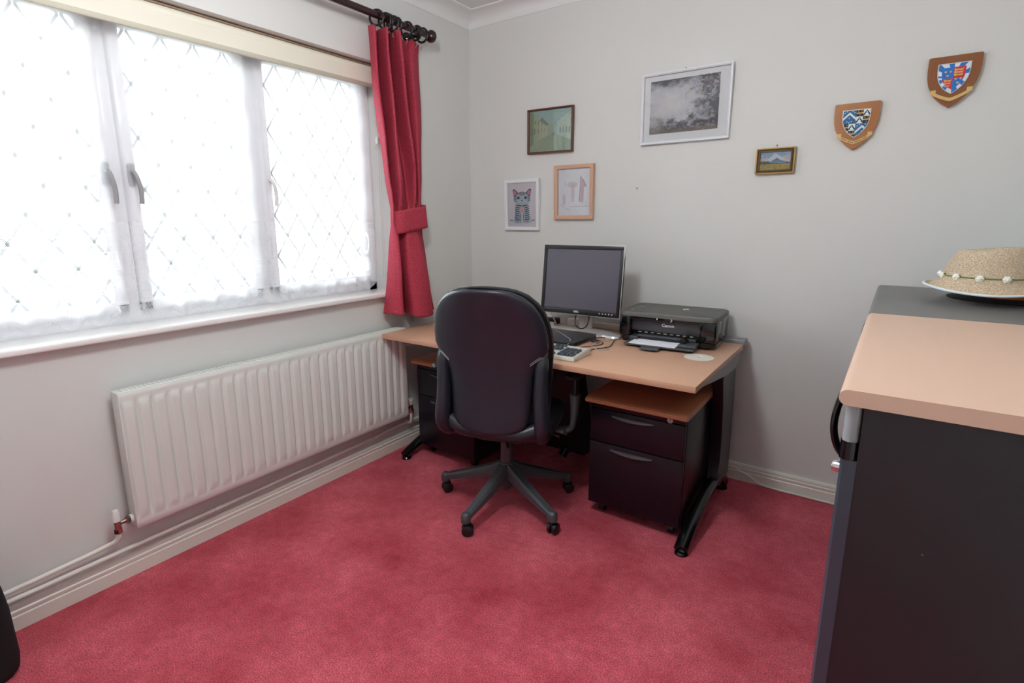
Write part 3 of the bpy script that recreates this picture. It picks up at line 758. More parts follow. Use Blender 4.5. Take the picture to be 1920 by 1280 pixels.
for s_ in (-1, 1):
    ar = MB(); ar.tube(catmull([(s_*.12, .03, .385), (s_*.22, .02, .385), (s_*.275, .02, .392), (s_*.298, .02, .42), (s_*.305, .02, .50), (s_*.305, .02, .56)], 6), [(.014, .028)]*19+[(.014+.001*i, .026) for i in range(12)], 16, up=(1, 0, .3))
    ao = obj('armrest', ar, M['dark_grey'], oc)
    ao2 = MB(); ao2.tube([(s_*.305, .02, .54), (s_*.305, .03, .645)], [(.016, .024)]*2, 14, up=(1, 0, 0)); obj('arm_post', ao2, M['black_plastic'], ao)
    pd = MB(); rings = []
    for i in range(13):
        t = i/12; y = -.09+.26*t; k = max(.05, (1-abs(2*t-1)**5))**.5
        rings.append([(s_*.305+x, y, .660+z) for x, z in sup(.038*k, .016*k, 20, 2.6)])
    pd.loft(rings); obj('arm_pad', pd, M['black_plastic'], ao)
gc = MB().tube([(0, 0, .10), (0, 0, .235), (0, 0, .325)], [.031, .029, .028], 24); gc.cyl((0, 0, .325), (0, 0, .36), .020); gc.lathe([(.001, .075), (.02, .078), (.026, .10)], 24)
gco = obj('gas_column', gc, M['dark_grey'], oc)
obj('collar_reflection', MB().torus((0, 0, .328), .0265, .003), M['red_reflection'], gco)  # red reflection modelled as a ring round the column
bs = obj('hub', MB().lathe([(.02, .115), (.038, .118), (.046, .15), (.044, .19), (.034, .215), (.02, .218)], 28), M['dark_grey'], oc)
for wa in (195, 271, 342, 54.5, 126):
    a = math.radians(wa) - FI; d = Vector((math.cos(a), math.sin(a), 0)); n_ = Vector((-d.y, d.x, 0)); R = .315
    rings = []
    for t in (0, .15, .4, .7, .92, 1.0):
        r = .03+(R-.03)*t; zt = .212-.112*t**.85; hgt = .058-.032*t; hw = .030-.012*t
        c = d*r; rings.append([c+n_*x+Vector((0, 0, zt-hgt/2+z)) for x, z in [(-hw*.65, hgt/2), (hw*.65, hgt/2), (hw, hgt*.2), (hw, -hgt/2), (-hw, -hgt/2), (-hw, hgt*.2)]])
    lg = MB().loft(rings); lg.lathe([(.001, .056), (.016, .057), (.022, .064), (.022, .088), (.019, .098), (.012, .104), (.001, .105)], 20, tuple(d*R))
    lo = obj('base_arm', lg, M['dark_grey'], oc, smooth=35)
    ca = random.uniform(0, PI); cd = Vector((math.cos(ca), math.sin(ca), 0)); cw = Vector((-cd.y, cd.x, 0)); cc = d*R + cd*.006
    cs = MB()
    for q in (-1, 1):
        A = cc+cw*q*.006+Vector((0, 0, .0255)); B = cc+cw*q*.022+Vector((0, 0, .0255))
        cs.tube([A, A+(B-A)*.25, A+(B-A)*.8, B], [.0255, .0255, .0245, .018], 24)
    cs.box(-.006, .006, -.018, .018, .025, .052, .003, mtx=Matrix.Translation(cc)@Matrix.Rotation(ca+PI/2, 4, 'Z'))
    cs.cyl(tuple(d*R+Vector((0, 0, .045))), tuple(d*R+Vector((0, 0, .06))), .007)
    obj('caster', cs, M['black_plastic'], lo)

# ------------------------------------------------------------------ monitor
mo_y, mo_t = .03, math.radians(6.2)
mn = thing('computer_monitor', 'black framed computer monitor on a silver stand in the middle of the desk', 'monitor', (.947, -.317, .725), mo_y)
T = Matrix.Translation((0, 0, .277)) @ Matrix.Rotation(-mo_t, 4, 'X')
def xf(mb, m_): mb.v = [tuple(m_ @ Vector(v)) for v in mb.v]; return mb
MW, MH = .442, .357; hw, hh = MW/2, MH/2
b_ = MB(); bz = .019; b_.box(-hw+.003, hw-.003, .0, .016, hh-bz-.003, hh-.003, .001); b_.box(-hw+.003, hw-.003, 0, .016, -hh+.003, -hh+bz+.012, .001)
b_.box(-hw+.003, -hw+bz, 0, .016, -hh+.01, hh-.01, .001); b_.box(hw-bz, hw-.003, 0, .016, -hh+.01, hh-.01, .001)
obj('bezel', xf(b_, T), M['black_plastic'], mn)
s_ = MB(); s_.box(-hw, hw, .002, .014, hh-.0035, hh, .001); s_.box(-hw, hw, .002, .014, -hh, -hh+.0035, .001); s_.box(-hw, -hw+.0035, .002, .010, -hh, hh, .001); s_.box(hw-.0035, hw, .002, .006, -hh, hh, .001)
obj('silver_surround', xf(s_, T), M['silver_plastic'], mn)
obj('screen', xf(MB().box(-hw+bz, hw-bz, .005, .010, -hh+bz+.010, hh-bz), T), M['screen'], mn, smooth=0)
bk_ = MB(); bk_.loft([[(x*k, y, z*k) for x, z in sup(hw-.004, hh-.004, 40, 8)] for y, k in ((.014, 1), (.032, 1), (.052, .90), (.058, .82))])
obj('back_shell', xf(bk_, T), M['black_plastic'], mn)
text_obj('brand_lettering', 'DELL', .0125, M['silver_txt'], mn, T @ Matrix.Translation((-.012, -.0006, -hh+.0175)) @ FRONT, .0006, .0003)
bt = MB()
for i in range(5): bt.box(.112+i*.0165, .118+i*.0165, -.0012, 0, -hh+.0155, -hh+.0205, .0005)
obj('button', xf(bt, T), M['silver_txt'], mn)
st = MB().box(-.036, .036, .075, .092, .012, .26, .004); st.box(-.035, .035, .05, .08, .24, .30, .004)
obj('stand_neck', st, M['silver_plastic'], mn)
sb = MB()
outer = catmull([(-.245, -.02, 0), (-.21, .030, 0), (-.12, .078, 0), (0, .100, 0), (.12, .078, 0), (.19, .030, 0), (.215, -.01, 0)], 6)
inner = catmull([(-.235, -.055, 0), (-.175, -.025, 0), (-.10, .025, 0), (0, .05, 0), (.06, .02, 0), (.11, -.02, 0), (.20, -.035, 0)], 6)
poly = [(p.x, p.y) for p in outer] + [(p.x, p.y) for p in inner[::-1]]
sb.prism(poly, 'z', .0, .013)
obj('stand_foot', sb, M['silver_plastic'], mn)
fp = MB().lathe([(.001, .0), (.052, 0), (.055, .004), (.05, .014), (.001, .017)], 32); fp.v = [(x*1.25, y*.75, z) for x, y, z in fp.v]; fp.v = [(x*math.cos(-.35)-y*math.sin(-.35)+.165, x*math.sin(-.35)+y*math.cos(-.35)-.002, z) for x, y, z in fp.v]
obj('foot_pad', fp, M['silver_plastic'], mn)
tag(obj('monitor_cable', MB().tube(catmull([(.925, -.262, .90), (.915, -.300, .80), (.925, -.312, .765), (.955, -.316, .752), (.985, -.310, .768), (.990, -.29, .82), (.985, -.262, .88)], 8), .0032, 8), M['cable']),
    'black cable looping in front of the monitor stand neck', 'cable')

# ------------------------------------------------------------------ printer
pr_ = thing('inkjet_printer', 'black all-in-one inkjet printer with open paper tray on the right of the desk', 'printer', (1.178, -.352, .725), .045)
PW, PD, PH = .447, .30, .150
def rr(x0, x1, y0, y1, r, n=7):
    out = []
    for cx, cy, a0 in ((x1-r, y1-r, 0), (x0+r, y1-r, 90), (x0+r, y0+r, 180), (x1-r, y0+r, 270)):
        for k in range(n): a = math.radians(a0+90*k/(n-1)); out.append((cx+r*math.cos(a), cy+r*math.sin(a)))
    return out
bd = MB()
bd.loft([[(x, y, z) for x, y in rr(i, PW-i, i+yo, PD-i, .03)] for z, i, yo in ((.006, .010, .0), (.010, .004, 0), (.030, 0, 0), (.032, 0, 0))])
bd.loft([[(x, y, z) for x, y in rr(0, PW, .10, PD, .03)] for z in (.028, .128)])
bd.box(0, .055, .0, .14, .03, .128, .008); bd.box(PW-.075, PW, .0, .14, .03, .128, .012)
bd.box(.05, PW-.07, .004, .12, .112, .128, .002)
obj('printer_body', bd, M['gloss_black'], pr_, smooth=35)
lid = MB().loft([[(x, y, z) for x, y in rr(i, PW-i, i, PD-i, .035)] for z, i in ((.126, 0), (.142, 0), (.148, .003), (PH, .008))])
lo_ = obj('scanner_lid', lid, M['charcoal'], pr_)
obj('lid_seam', MB().box(.098, .1005, .003, PD-.008, PH-.001, PH+.0006), M['gloss_black'], lo_)
for bx_, by_, br_ in ((.045, .055, .008), (.07, .085, .006), (.045, .11, .006)):
    obj('panel_button', MB().lathe([(.001, 0), (br_, 0), (br_-.001, .0015), (.001, .002)], 16, (bx_, by_, PH)), M['grey_metal'], lo_)
obj('panel_display', MB().box(.03, .07, .15, .17, PH, PH+.001), M['grey_metal'], lo_)
# small raised emblem: two overlapping tiles
em = MB().box(.255, .268, .165, .188, PH, PH+.0008).box(.266, .279, .175, .198, PH, PH+.001); obj('lid_emblem', em, M['silver_txt'], lo_)
fp_ = MB().box(.055, PW-.075, .030, .040, .055, .114, .001); obj('front_flap', fp_, M['laptop'], pr_)
text_obj('brand_lettering', 'Canon', .020, M['silver_txt'], pr_, Matrix.Translation((.226, .0285, .090)) @ FRONT, .0007, .0004, 1.1)
dp = MB().box(.185, .255, -.001, .006, .110, .128, .002); obj('display', dp, M['gloss_black'], pr_)
obj('display_light', MB().box(.180, .184, -.002, .0, .119, .127), M['silver_txt'], pr_)
obj('display_symbol', MB().box(.243, .2512, -.002, -.0008, .124, .126).box(.2492, .2512, -.002, -.0008, .118, .126).box(.245, .2512, -.002, -.0008, .118, .1195).box(.245, .247, -.002, -.0008, .112, .119), M['silver_txt'], pr_)
sl = MB()
for i in range(9): sl.box(.085+i*.030, .100+i*.030, .036, .041, .046, .049)
obj('slot_teeth', sl, M['cream_plastic'], pr_)
obj('inner_cavity', MB().box(.055, PW-.075, .045, .10, .032, .055, .001), M['black_plastic'], pr_)
tr = MB().box(.060, .375, -.105, .06, .010, .018, .003); tr.box(.060, .100, -.02, .05, .018, .034, .003); tr.box(.30, .378, -.08, .03, .018, .030, .004); tr.box(.09, .36, .005, .035, .030, .040, .002)
tro = obj('paper_tray', tr, M['dark_grey'], pr_)
tr2 = MB().box(.150, .235, -.155, -.10, .008, .0135, .002); tr2.box(.175, .210, -.16, -.13, .007, .012, .002); obj('tray_extension', tr2, M['dark_grey'], tro)
obj('tray_guide', MB().box(.300, .330, -.05, .0, .030, .046, .004).tube([(.315, -.05, .046), (.315, -.0, .046)], .010, 12), M['gloss_black'], tro)
pr_w = pr_.location; ca_, sa_ = math.cos(.045), math.sin(.045)
sheet = MB().box(.085, .295, -.105, .05, .0182, .0202)
so_ = obj('paper_sheet', sheet, M['white_paper'], None, smooth=0); so_.location = (1.178, -.352, .725); so_.rotation_euler = (0, 0, .045)
tag(so_, 'white sheet of paper lying in the printer tray', 'paper')

# ------------------------------------------------------------------ disc
cdm = MB(); cdm.loft([[(math.cos(2*PI*k/48)*r, math.sin(2*PI*k/48)*r, z) for k in range(48)] for r, z in ((.0075, .001), (.0075, .0022), (.06, .0022), (.06, .0006), (.0075, .0006))], cap=False)
cdo = obj('compact_disc', cdm, M['cd'], None, loc=(1.592, -.474, .7250)); tag(cdo, 'pale compact disc lying on the desk in front of the printer', 'disc')
obj('hub_ring', MB().torus((0, 0, .0022), .017, .0012), M['white_plastic'], cdo)

# ------------------------------------------------------------------ keyboard
kb = thing('computer_keyboard', 'light grey keyboard with dark keys beside the chair on the desk', 'keyboard', (.739, -.848, .725), 0)
cs = MB().prism([(0, .0), (.0, .012), (.004, .018), (.150, .030), (.162, .026), (.162, 0)], 'x', 0, .450, .003)
obj('case', cs, M['kb_case'], kb)
def kz(y): return .0185+.012*y/.15
def key_mesh(w_):
    k = MB(); a, b2 = w_/2-.001, .0080
    k.loft([[(-a, -b2, 0), (a, -b2, 0), (a, b2, 0), (-a, b2, 0)], [(-a+.0022, -b2+.0015, .0075), (a-.0022, -b2+.0015, .0075), (a-.0022, b2-.003, .0085), (-a+.0022, b2-.003, .0085)]])
    return k
km = {}
rows = [(.018, [(.012, 1.4), (.038, 1.2), (.062, 1.2), (.12, 5.2), (.180, 1.2), (.204, 1.2), (.230, 1.3), (.293-.019, 1), (.293, 1), (.293+.019, 1), (.352, 2), (.3805, 1)]),
        (.037, [(.020, 2.0)]+[(.0475+i*.0185, 1) for i in range(10)]+[(.250, 2.2), (.293, 1), (.3425, 1), (.3615, 1), (.3805, 1)]),
        (.056, [(.017, 1.6)]+[(.0425+i*.0185, 1) for i in range(11)]+[(.255, 1.6), (.3425, 1), (.3615, 1), (.3805, 1)]),
        (.075, [(.016, 1.4)]+[(.038+i*.0185, 1) for i in range(12)]+[(.274, 1), (.293, 1), (.312, 1), (.3425, 1), (.3615, 1), (.3805, 1)]),
        (.094, [(.012+i*.0185, 1) for i in range(13)]+[(.258, 1.6), (.293-.019, 1), (.293, 1), (.312, 1), (.3425, 1), (.3615, 1), (.3805, 1)]),
        (.128, [(.012, 1)]+[(.046+i*.0195, 1) for i in range(4)]+[(.128+i*.0185, 1) for i in range(4)]+[(.212+i*.0185, 1) for i in range(3)]+[(.293-.019, 1), (.293, 1), (.312, 1)])]
for y, ks in rows:
    for x, w_ in ks:
        if w_ not in km:
            km[w_] = obj('key', key_mesh(w_*.0185), M['key'], kb, smooth=0); o = km[w_]
        else: o = km[w_].copy(); COL.objects.link(o)
        o.location = (x+.018 + (x > .27)*.012, y, kz(y))
o = km[1].copy(); COL.objects.link(o); o.location = (.3995+.030, .028, kz(.028)); o.scale = (1, 2.1, 1)
o = km[1].copy(); COL.objects.link(o); o.location = (.3995+.030, .066, kz(.066)); o.scale = (1, 2.1, 1)
o = km[1].copy(); COL.objects.link(o); o.location = (.3995+.030, .094, kz(.094))

# ------------------------------------------------------------------ laptop, adaptors, cables
lt = thing('laptop', 'closed dark grey laptop lying between the keyboard and the monitor', 'laptop', (.725, -.608, .725), -.03)
obj('base', MB().box(0, .345, 0, .235, .003, .016, .004), M['black_plastic'], lt)
obj('lid', MB().box(0, .345, 0, .235, .0165, .025, .003), M['laptop'], lt)
obj('rubber_foot', MB().cyl((.03, .03, 0), (.03, .03, .004), .008).cyl((.315, .03, 0), (.315, .03, .004), .008).cyl((.03, .2, 0), (.03, .2, .004), .008).cyl((.315, .2, 0), (.315, .2, .004), .008), M['black_plastic'], lt)
ad = obj('power_adapter', MB().box(-.05, .05, -.025, .025, 0, .032, .006), M['black_plastic'], None, loc=(.685, -.145, .725), rotz=.5)
tag(ad, 'black power adapter brick on the desk behind the laptop', 'adapter')
usb = thing('usb_plug', 'white plug with an upright white lead on the desk left of the monitor foot', 'plug', (.705, -.215, .725), .15)
obj('plug_body', MB().box(-.035, .035, -.012, .012, 0, .020, .005), M['white_plastic'], usb)
obj('lead', MB().tube(catmull([(-.015, 0, .018), (-.013, .006, .05), (-.004, .02, .075), (.01, .035, .05), (.03, .045, .004)]), .0035, 8), M['white_plastic'], usb)
pk = obj('clear_packet', MB().box(-.035, .035, -.02, .02, 0, .045, .008), M['white_plastic'], None, loc=(.835, -.155, .725), rotz=.2)
tag(pk, 'small white plastic block standing left of the monitor neck', 'plastic block')
cb_ = obj('cream_box', MB().box(-.10, .10, -.018, .018, 0, .030, .003), M['cream_plastic'], None, loc=(1.04, -.125, .725), rotz=-.02)
tag(cb_, 'low cream box behind the monitor foot beside the printer', 'box')
bx = obj('black_case', MB().box(-.09, .09, -.07, .07, 0, .180, .022, 4), M['black_plastic'], None, loc=(.322, -.23, .725))
tag(bx, 'black rounded case on the desk, its top just showing above the chair back', 'case')
def cable(pts, r, m, label, name='cable'):
    o_ = obj(name, MB().tube(catmull(pts, 8), r, 8), m); tag(o_, label, 'cable'); return o_
Zd = .7275
cable([(1.175, -.72, Zd), (1.17, -.66, Zd), (1.16, -.60, Zd), (1.20, -.52, Zd), (1.185, -.44, Zd), (1.165, -.37, Zd), (1.168, -.30, Zd), (1.16, -.20, Zd), (1.13, -.13, Zd)], .0022, M['cable'], 'black lead wandering from the keyboard back past the printer')
cable([(1.085, -.60, Zd+.0), (1.12, -.56, Zd), (1.15, -.48, Zd), (1.12, -.43, Zd), (1.07, -.40, Zd+.001), (1.10, -.36, Zd+.004), (1.15, -.33, Zd+.005)], .0018, M['cable'], 'thin black looped lead right of the laptop')
cable([(1.19, -.51, Zd), (1.215, -.56, Zd), (1.19, -.60, Zd), (1.13, -.56, Zd+.006), (1.12, -.50, Zd+.006), (1.16, -.42, Zd+.005), (1.17, -.36, Zd+.004)], .0018, M['cable_grey'], 'grey looped lead at the printer front corner')
cable([(.76, -.35, .7535), (.88, -.44, .7545), (.98, -.53, .7545), (1.035, -.585, .7535), (1.045, -.632, .738), (1.04, -.66, Zd)], .0016, M['cable_grey'], 'thin grey lead lying across the laptop lid')
cable([(.60, -.26, Zd), (.66, -.30, Zd), (.72, -.28, Zd), (.76, -.235, Zd), (.80, -.21, Zd)], .002, M['cable'], 'black lead from the adapter past the white plug')
ms = obj('network_dongle', MB().box(-.022, .022, -.010, .010, 0, .010, .003), M['laptop'], None, loc=(1.105, -.46, .725), rotz=-.3); tag(ms, 'small dark dongle beside the right edge of the laptop', 'dongle')
cable([(1.70, -.024, .06), (1.72, -.024, .052), (1.76, -.024, .040), (1.81, -.024, .012), (1.88, -.026, .006), (2.0, -.026, .006), (2.2, -.026, .006), (2.45, -.026, .006)], .005, M['pipe'], 'white cable drooping along the skirting board right of the desk')

# ------------------------------------------------------------------ tambour cupboards
TH = -.02104
def cup_loc(v): return (2.1433 - math.sin(TH)*v, -1.832 + math.cos(TH)*v, 0)
def make_cupboard(name, label, v0, wid, wood):
    t = thing(name, label, 'cupboard', cup_loc(v0), TH)
    D, H = .47, 1.05
    top = MB(); r = .0125
    prof = [(.0 + r - r*math.cos(math.radians(a)), H-.0125+r*math.sin(math.radians(a))) for a in range(-90, 91, 15)]
    poly = prof + [(D, H), (D, H-.025)]
    top.prism([(x, z) for x, z in poly], 'y', 0.001, wid-.001)
    obj('top', top, M['beech_pale'] if wood else M['graphite'], t, smooth=30)
    so = obj('side_panel', MB().box(.034, D, .004, .024, .03, H-.0255), M['dusty_black'], t, smooth=0)
    obj('side_panel', MB().box(.034, D, wid-.024, wid-.004, .03, H-.0255), M['dusty_black'], t, smooth=0)
    sp2 = MB().prism([(.012, .012), (.016, .0035), (.034, .0035), (.034, .02), (.012, .02)], 'z', .03, .936); obj('edge_strip', sp2, M['edge_sheen'], so, smooth=0)
    tb_ = MB(); n = 40
    for i in range(n): y = .03+(wid-.06)*i/n; tb_.box(.018, .026, y+.001, y+(wid-.06)/n-.001, .07, H-.03, .002, 1)
    do = obj('tambour_door', tb_, M['black_plastic'], t)
    obj('plinth', MB().box(.03, D-.02, .02, wid-.02, 0, .06), M['black_plastic'], t)
    obj('back_panel', MB().box(D-.02, D-.01, .02, wid-.02, .06, H-.03), M['black_plastic'], t)
    # vertical bow handle near the leading edge of the door
    hd = MB().tube(catmull([(.016, .13, .895), (.006, .13, .902), (-.003, .13, .92), (-.008, .13, .948), (-.006, .13, .98), (.002, .13, 1.012), (.016, .13, 1.02)], 6), [(.006, .016)]*37, 12, up=(1, 0, 0))
    obj('handle', hd, M['gloss_black'], do)
    lk = MB().lathe([(.001, -.016), (.008, -.016), (.010, -.012), (.010, .012)], 18, (.013, .12, .876), 'X'); obj('lock', lk, M['chrome'], do)
    cap = MB().tube([(.022, .0155, 1.0245), (.022, .0155, .966)], .0115, 20); obj('rail_cap', cap, M['grey_metal'], t)
    cap = MB().tube([(.022, .0155, .966), (.022, .0155, .936)], .0128, 20); obj('rail_socket', cap, M['gloss_black'], t)
    return t
M['edge_sheen'] = mat('edge_reflection_strip', srgb(52, 60, 72), .3, spec=.6)  # blue-grey base carries the window's reflection on the chamfered edge
make_cupboard('tambour_cupboard', 'black tambour cupboard with pale beech top nearest the camera', 0, .836, True)
make_cupboard('tambour_cupboard', 'all-black tambour cupboard by the back wall with hats on top', .8375, .769, False)

# ------------------------------------------------------------------ hats
HC = (2.443, -.59)
bh = thing('black_hat', 'black hat lying under the straw hat on the black cupboard', 'hat', (2.515, -.475, 1.0505))
obj('brim', MB().lathe([(.07, .004), (.12, .003), (.150, .0), (.152, .002), (.12, .007), (.07, .009)], 48), M['hat_black'], bh)
obj('crown', MB().lathe([(.082, .004), (.080, .03), (.072, .045), (.05, .052), (.001, .054)], 40), M['hat_black'], bh)
obj('band', MB().lathe([(.0825, .008), (.084, .009), (.0825, .020), (.081, .020)], 40), M['orange'], bh)
sh = thing('straw_hat', 'woven straw sun hat with white flowers round the crown on the black cupboard', 'hat', (HC[0], HC[1], 1.0505))
SEG = 96
def hat_ring(r, z, dx=0, warp=0.0, dent=0):
    out = []
    for k in range(SEG):
        a = 2*PI*k/SEG; c, s2 = math.cos(a), math.sin(a)
        zz = z + warp*(.012*max(0, -c)**2 + .018*max(0, c)**2 - .002*max(0, -s2) + .008*max(0, s2)) + dent*(.005*c*1 - .005*(c*.3-s2*.8)**2)
        out.append((dx+r*c*1.02, r*s2*.98, zz))
    return out
cr_ = MB(); cr_.loft([hat_ring(r, z, dx, wp, dn) for r, z, dx, wp, dn in
    ((.134, .041, 0, .9, 0), (.124, .050, 0, .6, 0), (.113, .066, 0, .2, 0), (.108, .078, 0, .1, 0), (.103, .088, 0, 0, 0), (.098, .108, .000, 0, 0), (.090, .130, .0, 0, .3), (.081, .150, .0, 0, .7),
     (.074, .160, .0, 0, 1), (.064, .164, .0, 0, 1), (.054, .160, .0, 0, .8), (.042, .152, .0, 0, .3), (.02, .148, .0, 0, 0), (.002, .147, .0, 0, 0))], cap=False)
obj('crown', cr_, M['straw'], sh, smooth=80)
bm_ = MB(); bm_.loft([hat_ring(.108, .056, 0, .4), hat_ring(.130, .038, 0, .8), hat_ring(.141, .035, 0, 1.0), hat_ring(.146, .036, 0, 1.1), hat_ring(.146, .039, 0, 1.1), hat_ring(.140, .040, 0, 1.0), hat_ring(.130, .042, 0, .8), hat_ring(.108, .060, 0, .4)], cap=False)
obj('brim', bm_, M['straw_in'], sh, smooth=80)
rim = hat_ring(.146, .0375, 0, 1.1); obj('rim_piping', MB().tube(rim+rim[:1], .0042, 10, cap=False), M['hat_rim'], sh)
gl = MB(); pts = hat_ring(.1075, .080, 0, .1); gl.tube(pts+pts[:1], .0022, 8, cap=False)
for k in range(0, SEG, 4):
    if k % 8 == 0: continue
    p = Vector(pts[k]); q = Vector(pts[(k+2) % SEG]); gl.tube([p, (p+q)/2+Vector((0, 0, .002)), q], [.001, .005, .001], 6)
go = obj('garland', gl, M['green_leaf'], sh)
for k in range(4, SEG, 8):
    p = Vector(pts[k]); f = MB(); od = Vector((p.x, p.y, 0)).normalized()
    p = p+od*.003
    for j in range(6):
        a = 2*PI*j/6; tg = Vector((-od.y, od.x, 0)); f.sphere(tuple(p+tg*math.cos(a)*.0055+Vector((0, 0, 1))*math.sin(a)*.0055), .0052, 8)
    f.sphere(tuple(p+od*.004), .0055, 8)
    obj('flower', f, M['flower'], go)

# ------------------------------------------------------------------ pictures
class Art:
    """small painted raster stored as a colour attribute on a fine grid"""
    def __init__(s, w, h, nx, bg):
        s.w, s.h = w, h; s.nx = nx; s.ny = max(2, int(nx*h/w)); s.a = np.zeros((s.ny+1, s.nx+1, 3)); s.a[:] = bg[:3]
        s.U, s.V = np.meshgrid(np.linspace(0, 1, s.nx+1), np.linspace(0, 1, s.ny+1))     # V up
    def fill(s, mask, c, k=1.0):
        kk = (mask*k)[..., None] if mask.dtype != bool else (mask.astype(float)*k)[..., None]
        s.a = s.a*(1-kk)+np.array(c[:3])*kk
    def ell(s, cx, cy, rx, ry, c, k=1, rot=0):
        x = s.U-cx; y = (s.V-cy)*s.h/s.w; ry = ry*s.h/s.w; ca, sa = math.cos(rot), math.sin(rot)
        s.fill(((x*ca+y*sa)/rx)**2+((-x*sa+y*ca)/ry)**2 < 1, c, k)
    def poly(s, pts, c, k=1):
        ins = np.zeros(s.U.shape, bool); n = len(pts)
        for i in range(n):
            x0, y0 = pts[i]; x1, y1 = pts[(i+1) % n]
            if abs(y1-y0) < 1e-9: continue
            cond = ((y0 > s.V) != (y1 > s.V)) & (s.U < (x1-x0)*(s.V-y0)/(y1-y0)+x0); ins ^= cond
        s.fill(ins, c, k)
    def line(s, x0, y0, x1, y1, wd, c, k=1):
        ar = s.h/s.w; dx, dy = x1-x0, (y1-y0)*ar; L2 = dx*dx+dy*dy+1e-9
        t = np.clip(((s.U-x0)*dx+(s.V-y0)*ar*dy)/L2, 0, 1)
        s.fill(np.hypot(s.U-x0-t*dx, (s.V-y0)*ar-t*dy) < wd, c, k)
    def noise(s, sc, seed, oct_=3):
        rng = np.random.RandomState(seed); out = np.zeros(s.U.shape); amp = 1; tot = 0
        for o_ in range(oct_):
            n = int(sc*2**o_)+2; g = rng.rand(n+1, n+1); x = s.U*(n-1); y = s.V*(n-1); xi = x.astype(int); yi = y.astype(int); fx = x-xi; fy = y-yi
            fx = fx*fx*(3-2*fx); fy = fy*fy*(3-2*fy)
            v = (g[yi, xi]*(1-fx)+g[yi, xi+1]*fx)*(1-fy)+(g[yi+1, xi]*(1-fx)+g[yi+1, xi+1]*fx)*fy
            out += amp*v; tot += amp; amp *= .55
        return out/tot
    def build(s, name, parent, x0, z0, y, mask=None):
        nx, ny = s.nx, s.ny; vs = [(x0+s.w*i/nx, y, z0+s.h*j/ny) for j in range(ny+1) for i in range(nx+1)]
        fs = [(j*(nx+1)+i, j*(nx+1)+i+1, (j+1)*(nx+1)+i+1, (j+1)*(nx+1)+i) for j in range(ny) for i in range(nx)]
        if mask is not None:
            keep = mask.ravel(); fs = [f for f in fs if keep[f[0]] and keep[f[1]] and keep[f[2]] and keep[f[3]]]
        me = bpy.data.meshes.new(name); me.from_pydata(vs, [], fs)
        ca = me.color_attributes.new('paint', 'FLOAT_COLOR', 'POINT')
        col = np.concatenate([s.a.reshape(-1, 3), np.ones(((nx+1)*(ny+1), 1))], 1).astype(np.float32).ravel(); ca.data.foreach_set('color', col)
        me.materials.append(M['print']); o_ = bpy.data.objects.new(name, me); COL.objects.link(o_); o_.parent = parent; return o_

def frame(name, label, x0, x1, z0, z1, fw, m, depth=.018, tilt=0, mount=None, prof='flat', lean_=.03):
    t = thing(name, label, 'picture', ((x0+x1)/2, 0, (z0+z1)/2)); t.rotation_euler = (lean_, tilt, 0); t.location.y = -(z1-z0)/2*math.sin(lean_)-.0005
    w_, h_ = (x1-x0), (z1-z0); a, b2 = w_/2, h_/2
    f = MB(); sec = [(0, 0), (0, -depth), (fw*.35, -depth-.001), (fw*.8, -depth+.002), (fw, -depth+.005), (fw, 0)] if prof == 'flat' else [(0, 0), (0, -depth), (fw*.3, -depth), (fw*.45, -depth+.006), (fw*.8, -depth+.010), (fw, -depth+.008), (fw, 0)]
    rings = []
    for cx, cz in ((-1, -1), (1, -1), (1, 1), (-1, 1), (-1, -1)):
        rings.append([(cx*(a-u), y, cz*(b2-u)) for u, y in sec])
    f.loft(rings, cap=False); obj('frame', f, m, t, smooth=30)
    obj('backing', MB().box(-a+fw*.5, a-fw*.5, -.008, -.001, -b2+fw*.5, b2-fw*.5), M['mount'] if mount else M['white_paper'], t, smooth=0)
    obj('glass', MB().box(-a+fw*.8, a-fw*.8, -.0125, -.0110, -b2+fw*.8, b2-fw*.8), M['picture_glass'], t, smooth=0)
    return t, w_, h_
def nail(x, z, label):
    o_ = obj('nail', MB().tube([(x, -.0005, z), (x, -.012, z+.003)], [.0016, .0016], 8).sphere((x, -.013, z+.003), .003, 8), M['nail'], None)
    tag(o_, label, 'nail')

S = lambda *c: np.array(srgb(*c)[:3])
# large white frame: generic misty grey-blue scene
t, w_, h_ = frame('framed_picture', 'large white framed grey-blue misty print high on the back wall', 1.114, 1.537, 1.674, 2.004, .012, M['white_frame'], .022, 0, True)
pw, ph_ = .327, .246; A = Art(pw, ph_, 200, S(150, 150, 160)); n1 = A.noise(5, 1, 4); n2 = A.noise(12, 2, 4); n3 = A.noise(30, 3, 3)
A.a = (n1[..., None])*S(226, 224, 228)+(1-n1[..., None])*S(150, 160, 186)
d = np.hypot((A.U-.38)/.40, (A.V-.52)/.40); A.fill(np.clip(1.15-d, 0, 1)*(.6+.4*n2), S(236, 232, 232))
A.fill(np.clip((A.U-.58)*3.2+(n2-.5)*2.2, 0, 1)*np.clip(1.3-A.V*.5, 0, 1), S(70, 68, 78), .92)
A.fill(np.clip((A.V-.80)*5+(n2-.5)*1.6, 0, 1), S(62, 62, 68), .92)
A.fill(np.clip((n3-.55)*5, 0, 1)*(A.V > .55)*(A.U > .55), S(206, 200, 200), .85)
A.fill(np.clip((.30-A.V)*6+(n2-.5)*3, 0, 1), S(48, 46, 56), .92); A.fill(np.clip((.12-A.V)*10+(n3-.5)*2, 0, 1), S(126, 108, 96), .8)
A.fill((n3 > .66) & (A.V < .35), S(150, 146, 150), .6); A.fill(np.clip(.25-np.hypot(A.U-.05, A.V-.22), 0, 1)*3, S(196, 190, 188), .8)
A.build('print', t, -pw/2-.006, -ph_/2+.006, -.0095)
nail(1.32, 2.010, 'small nail head above the large white frame')
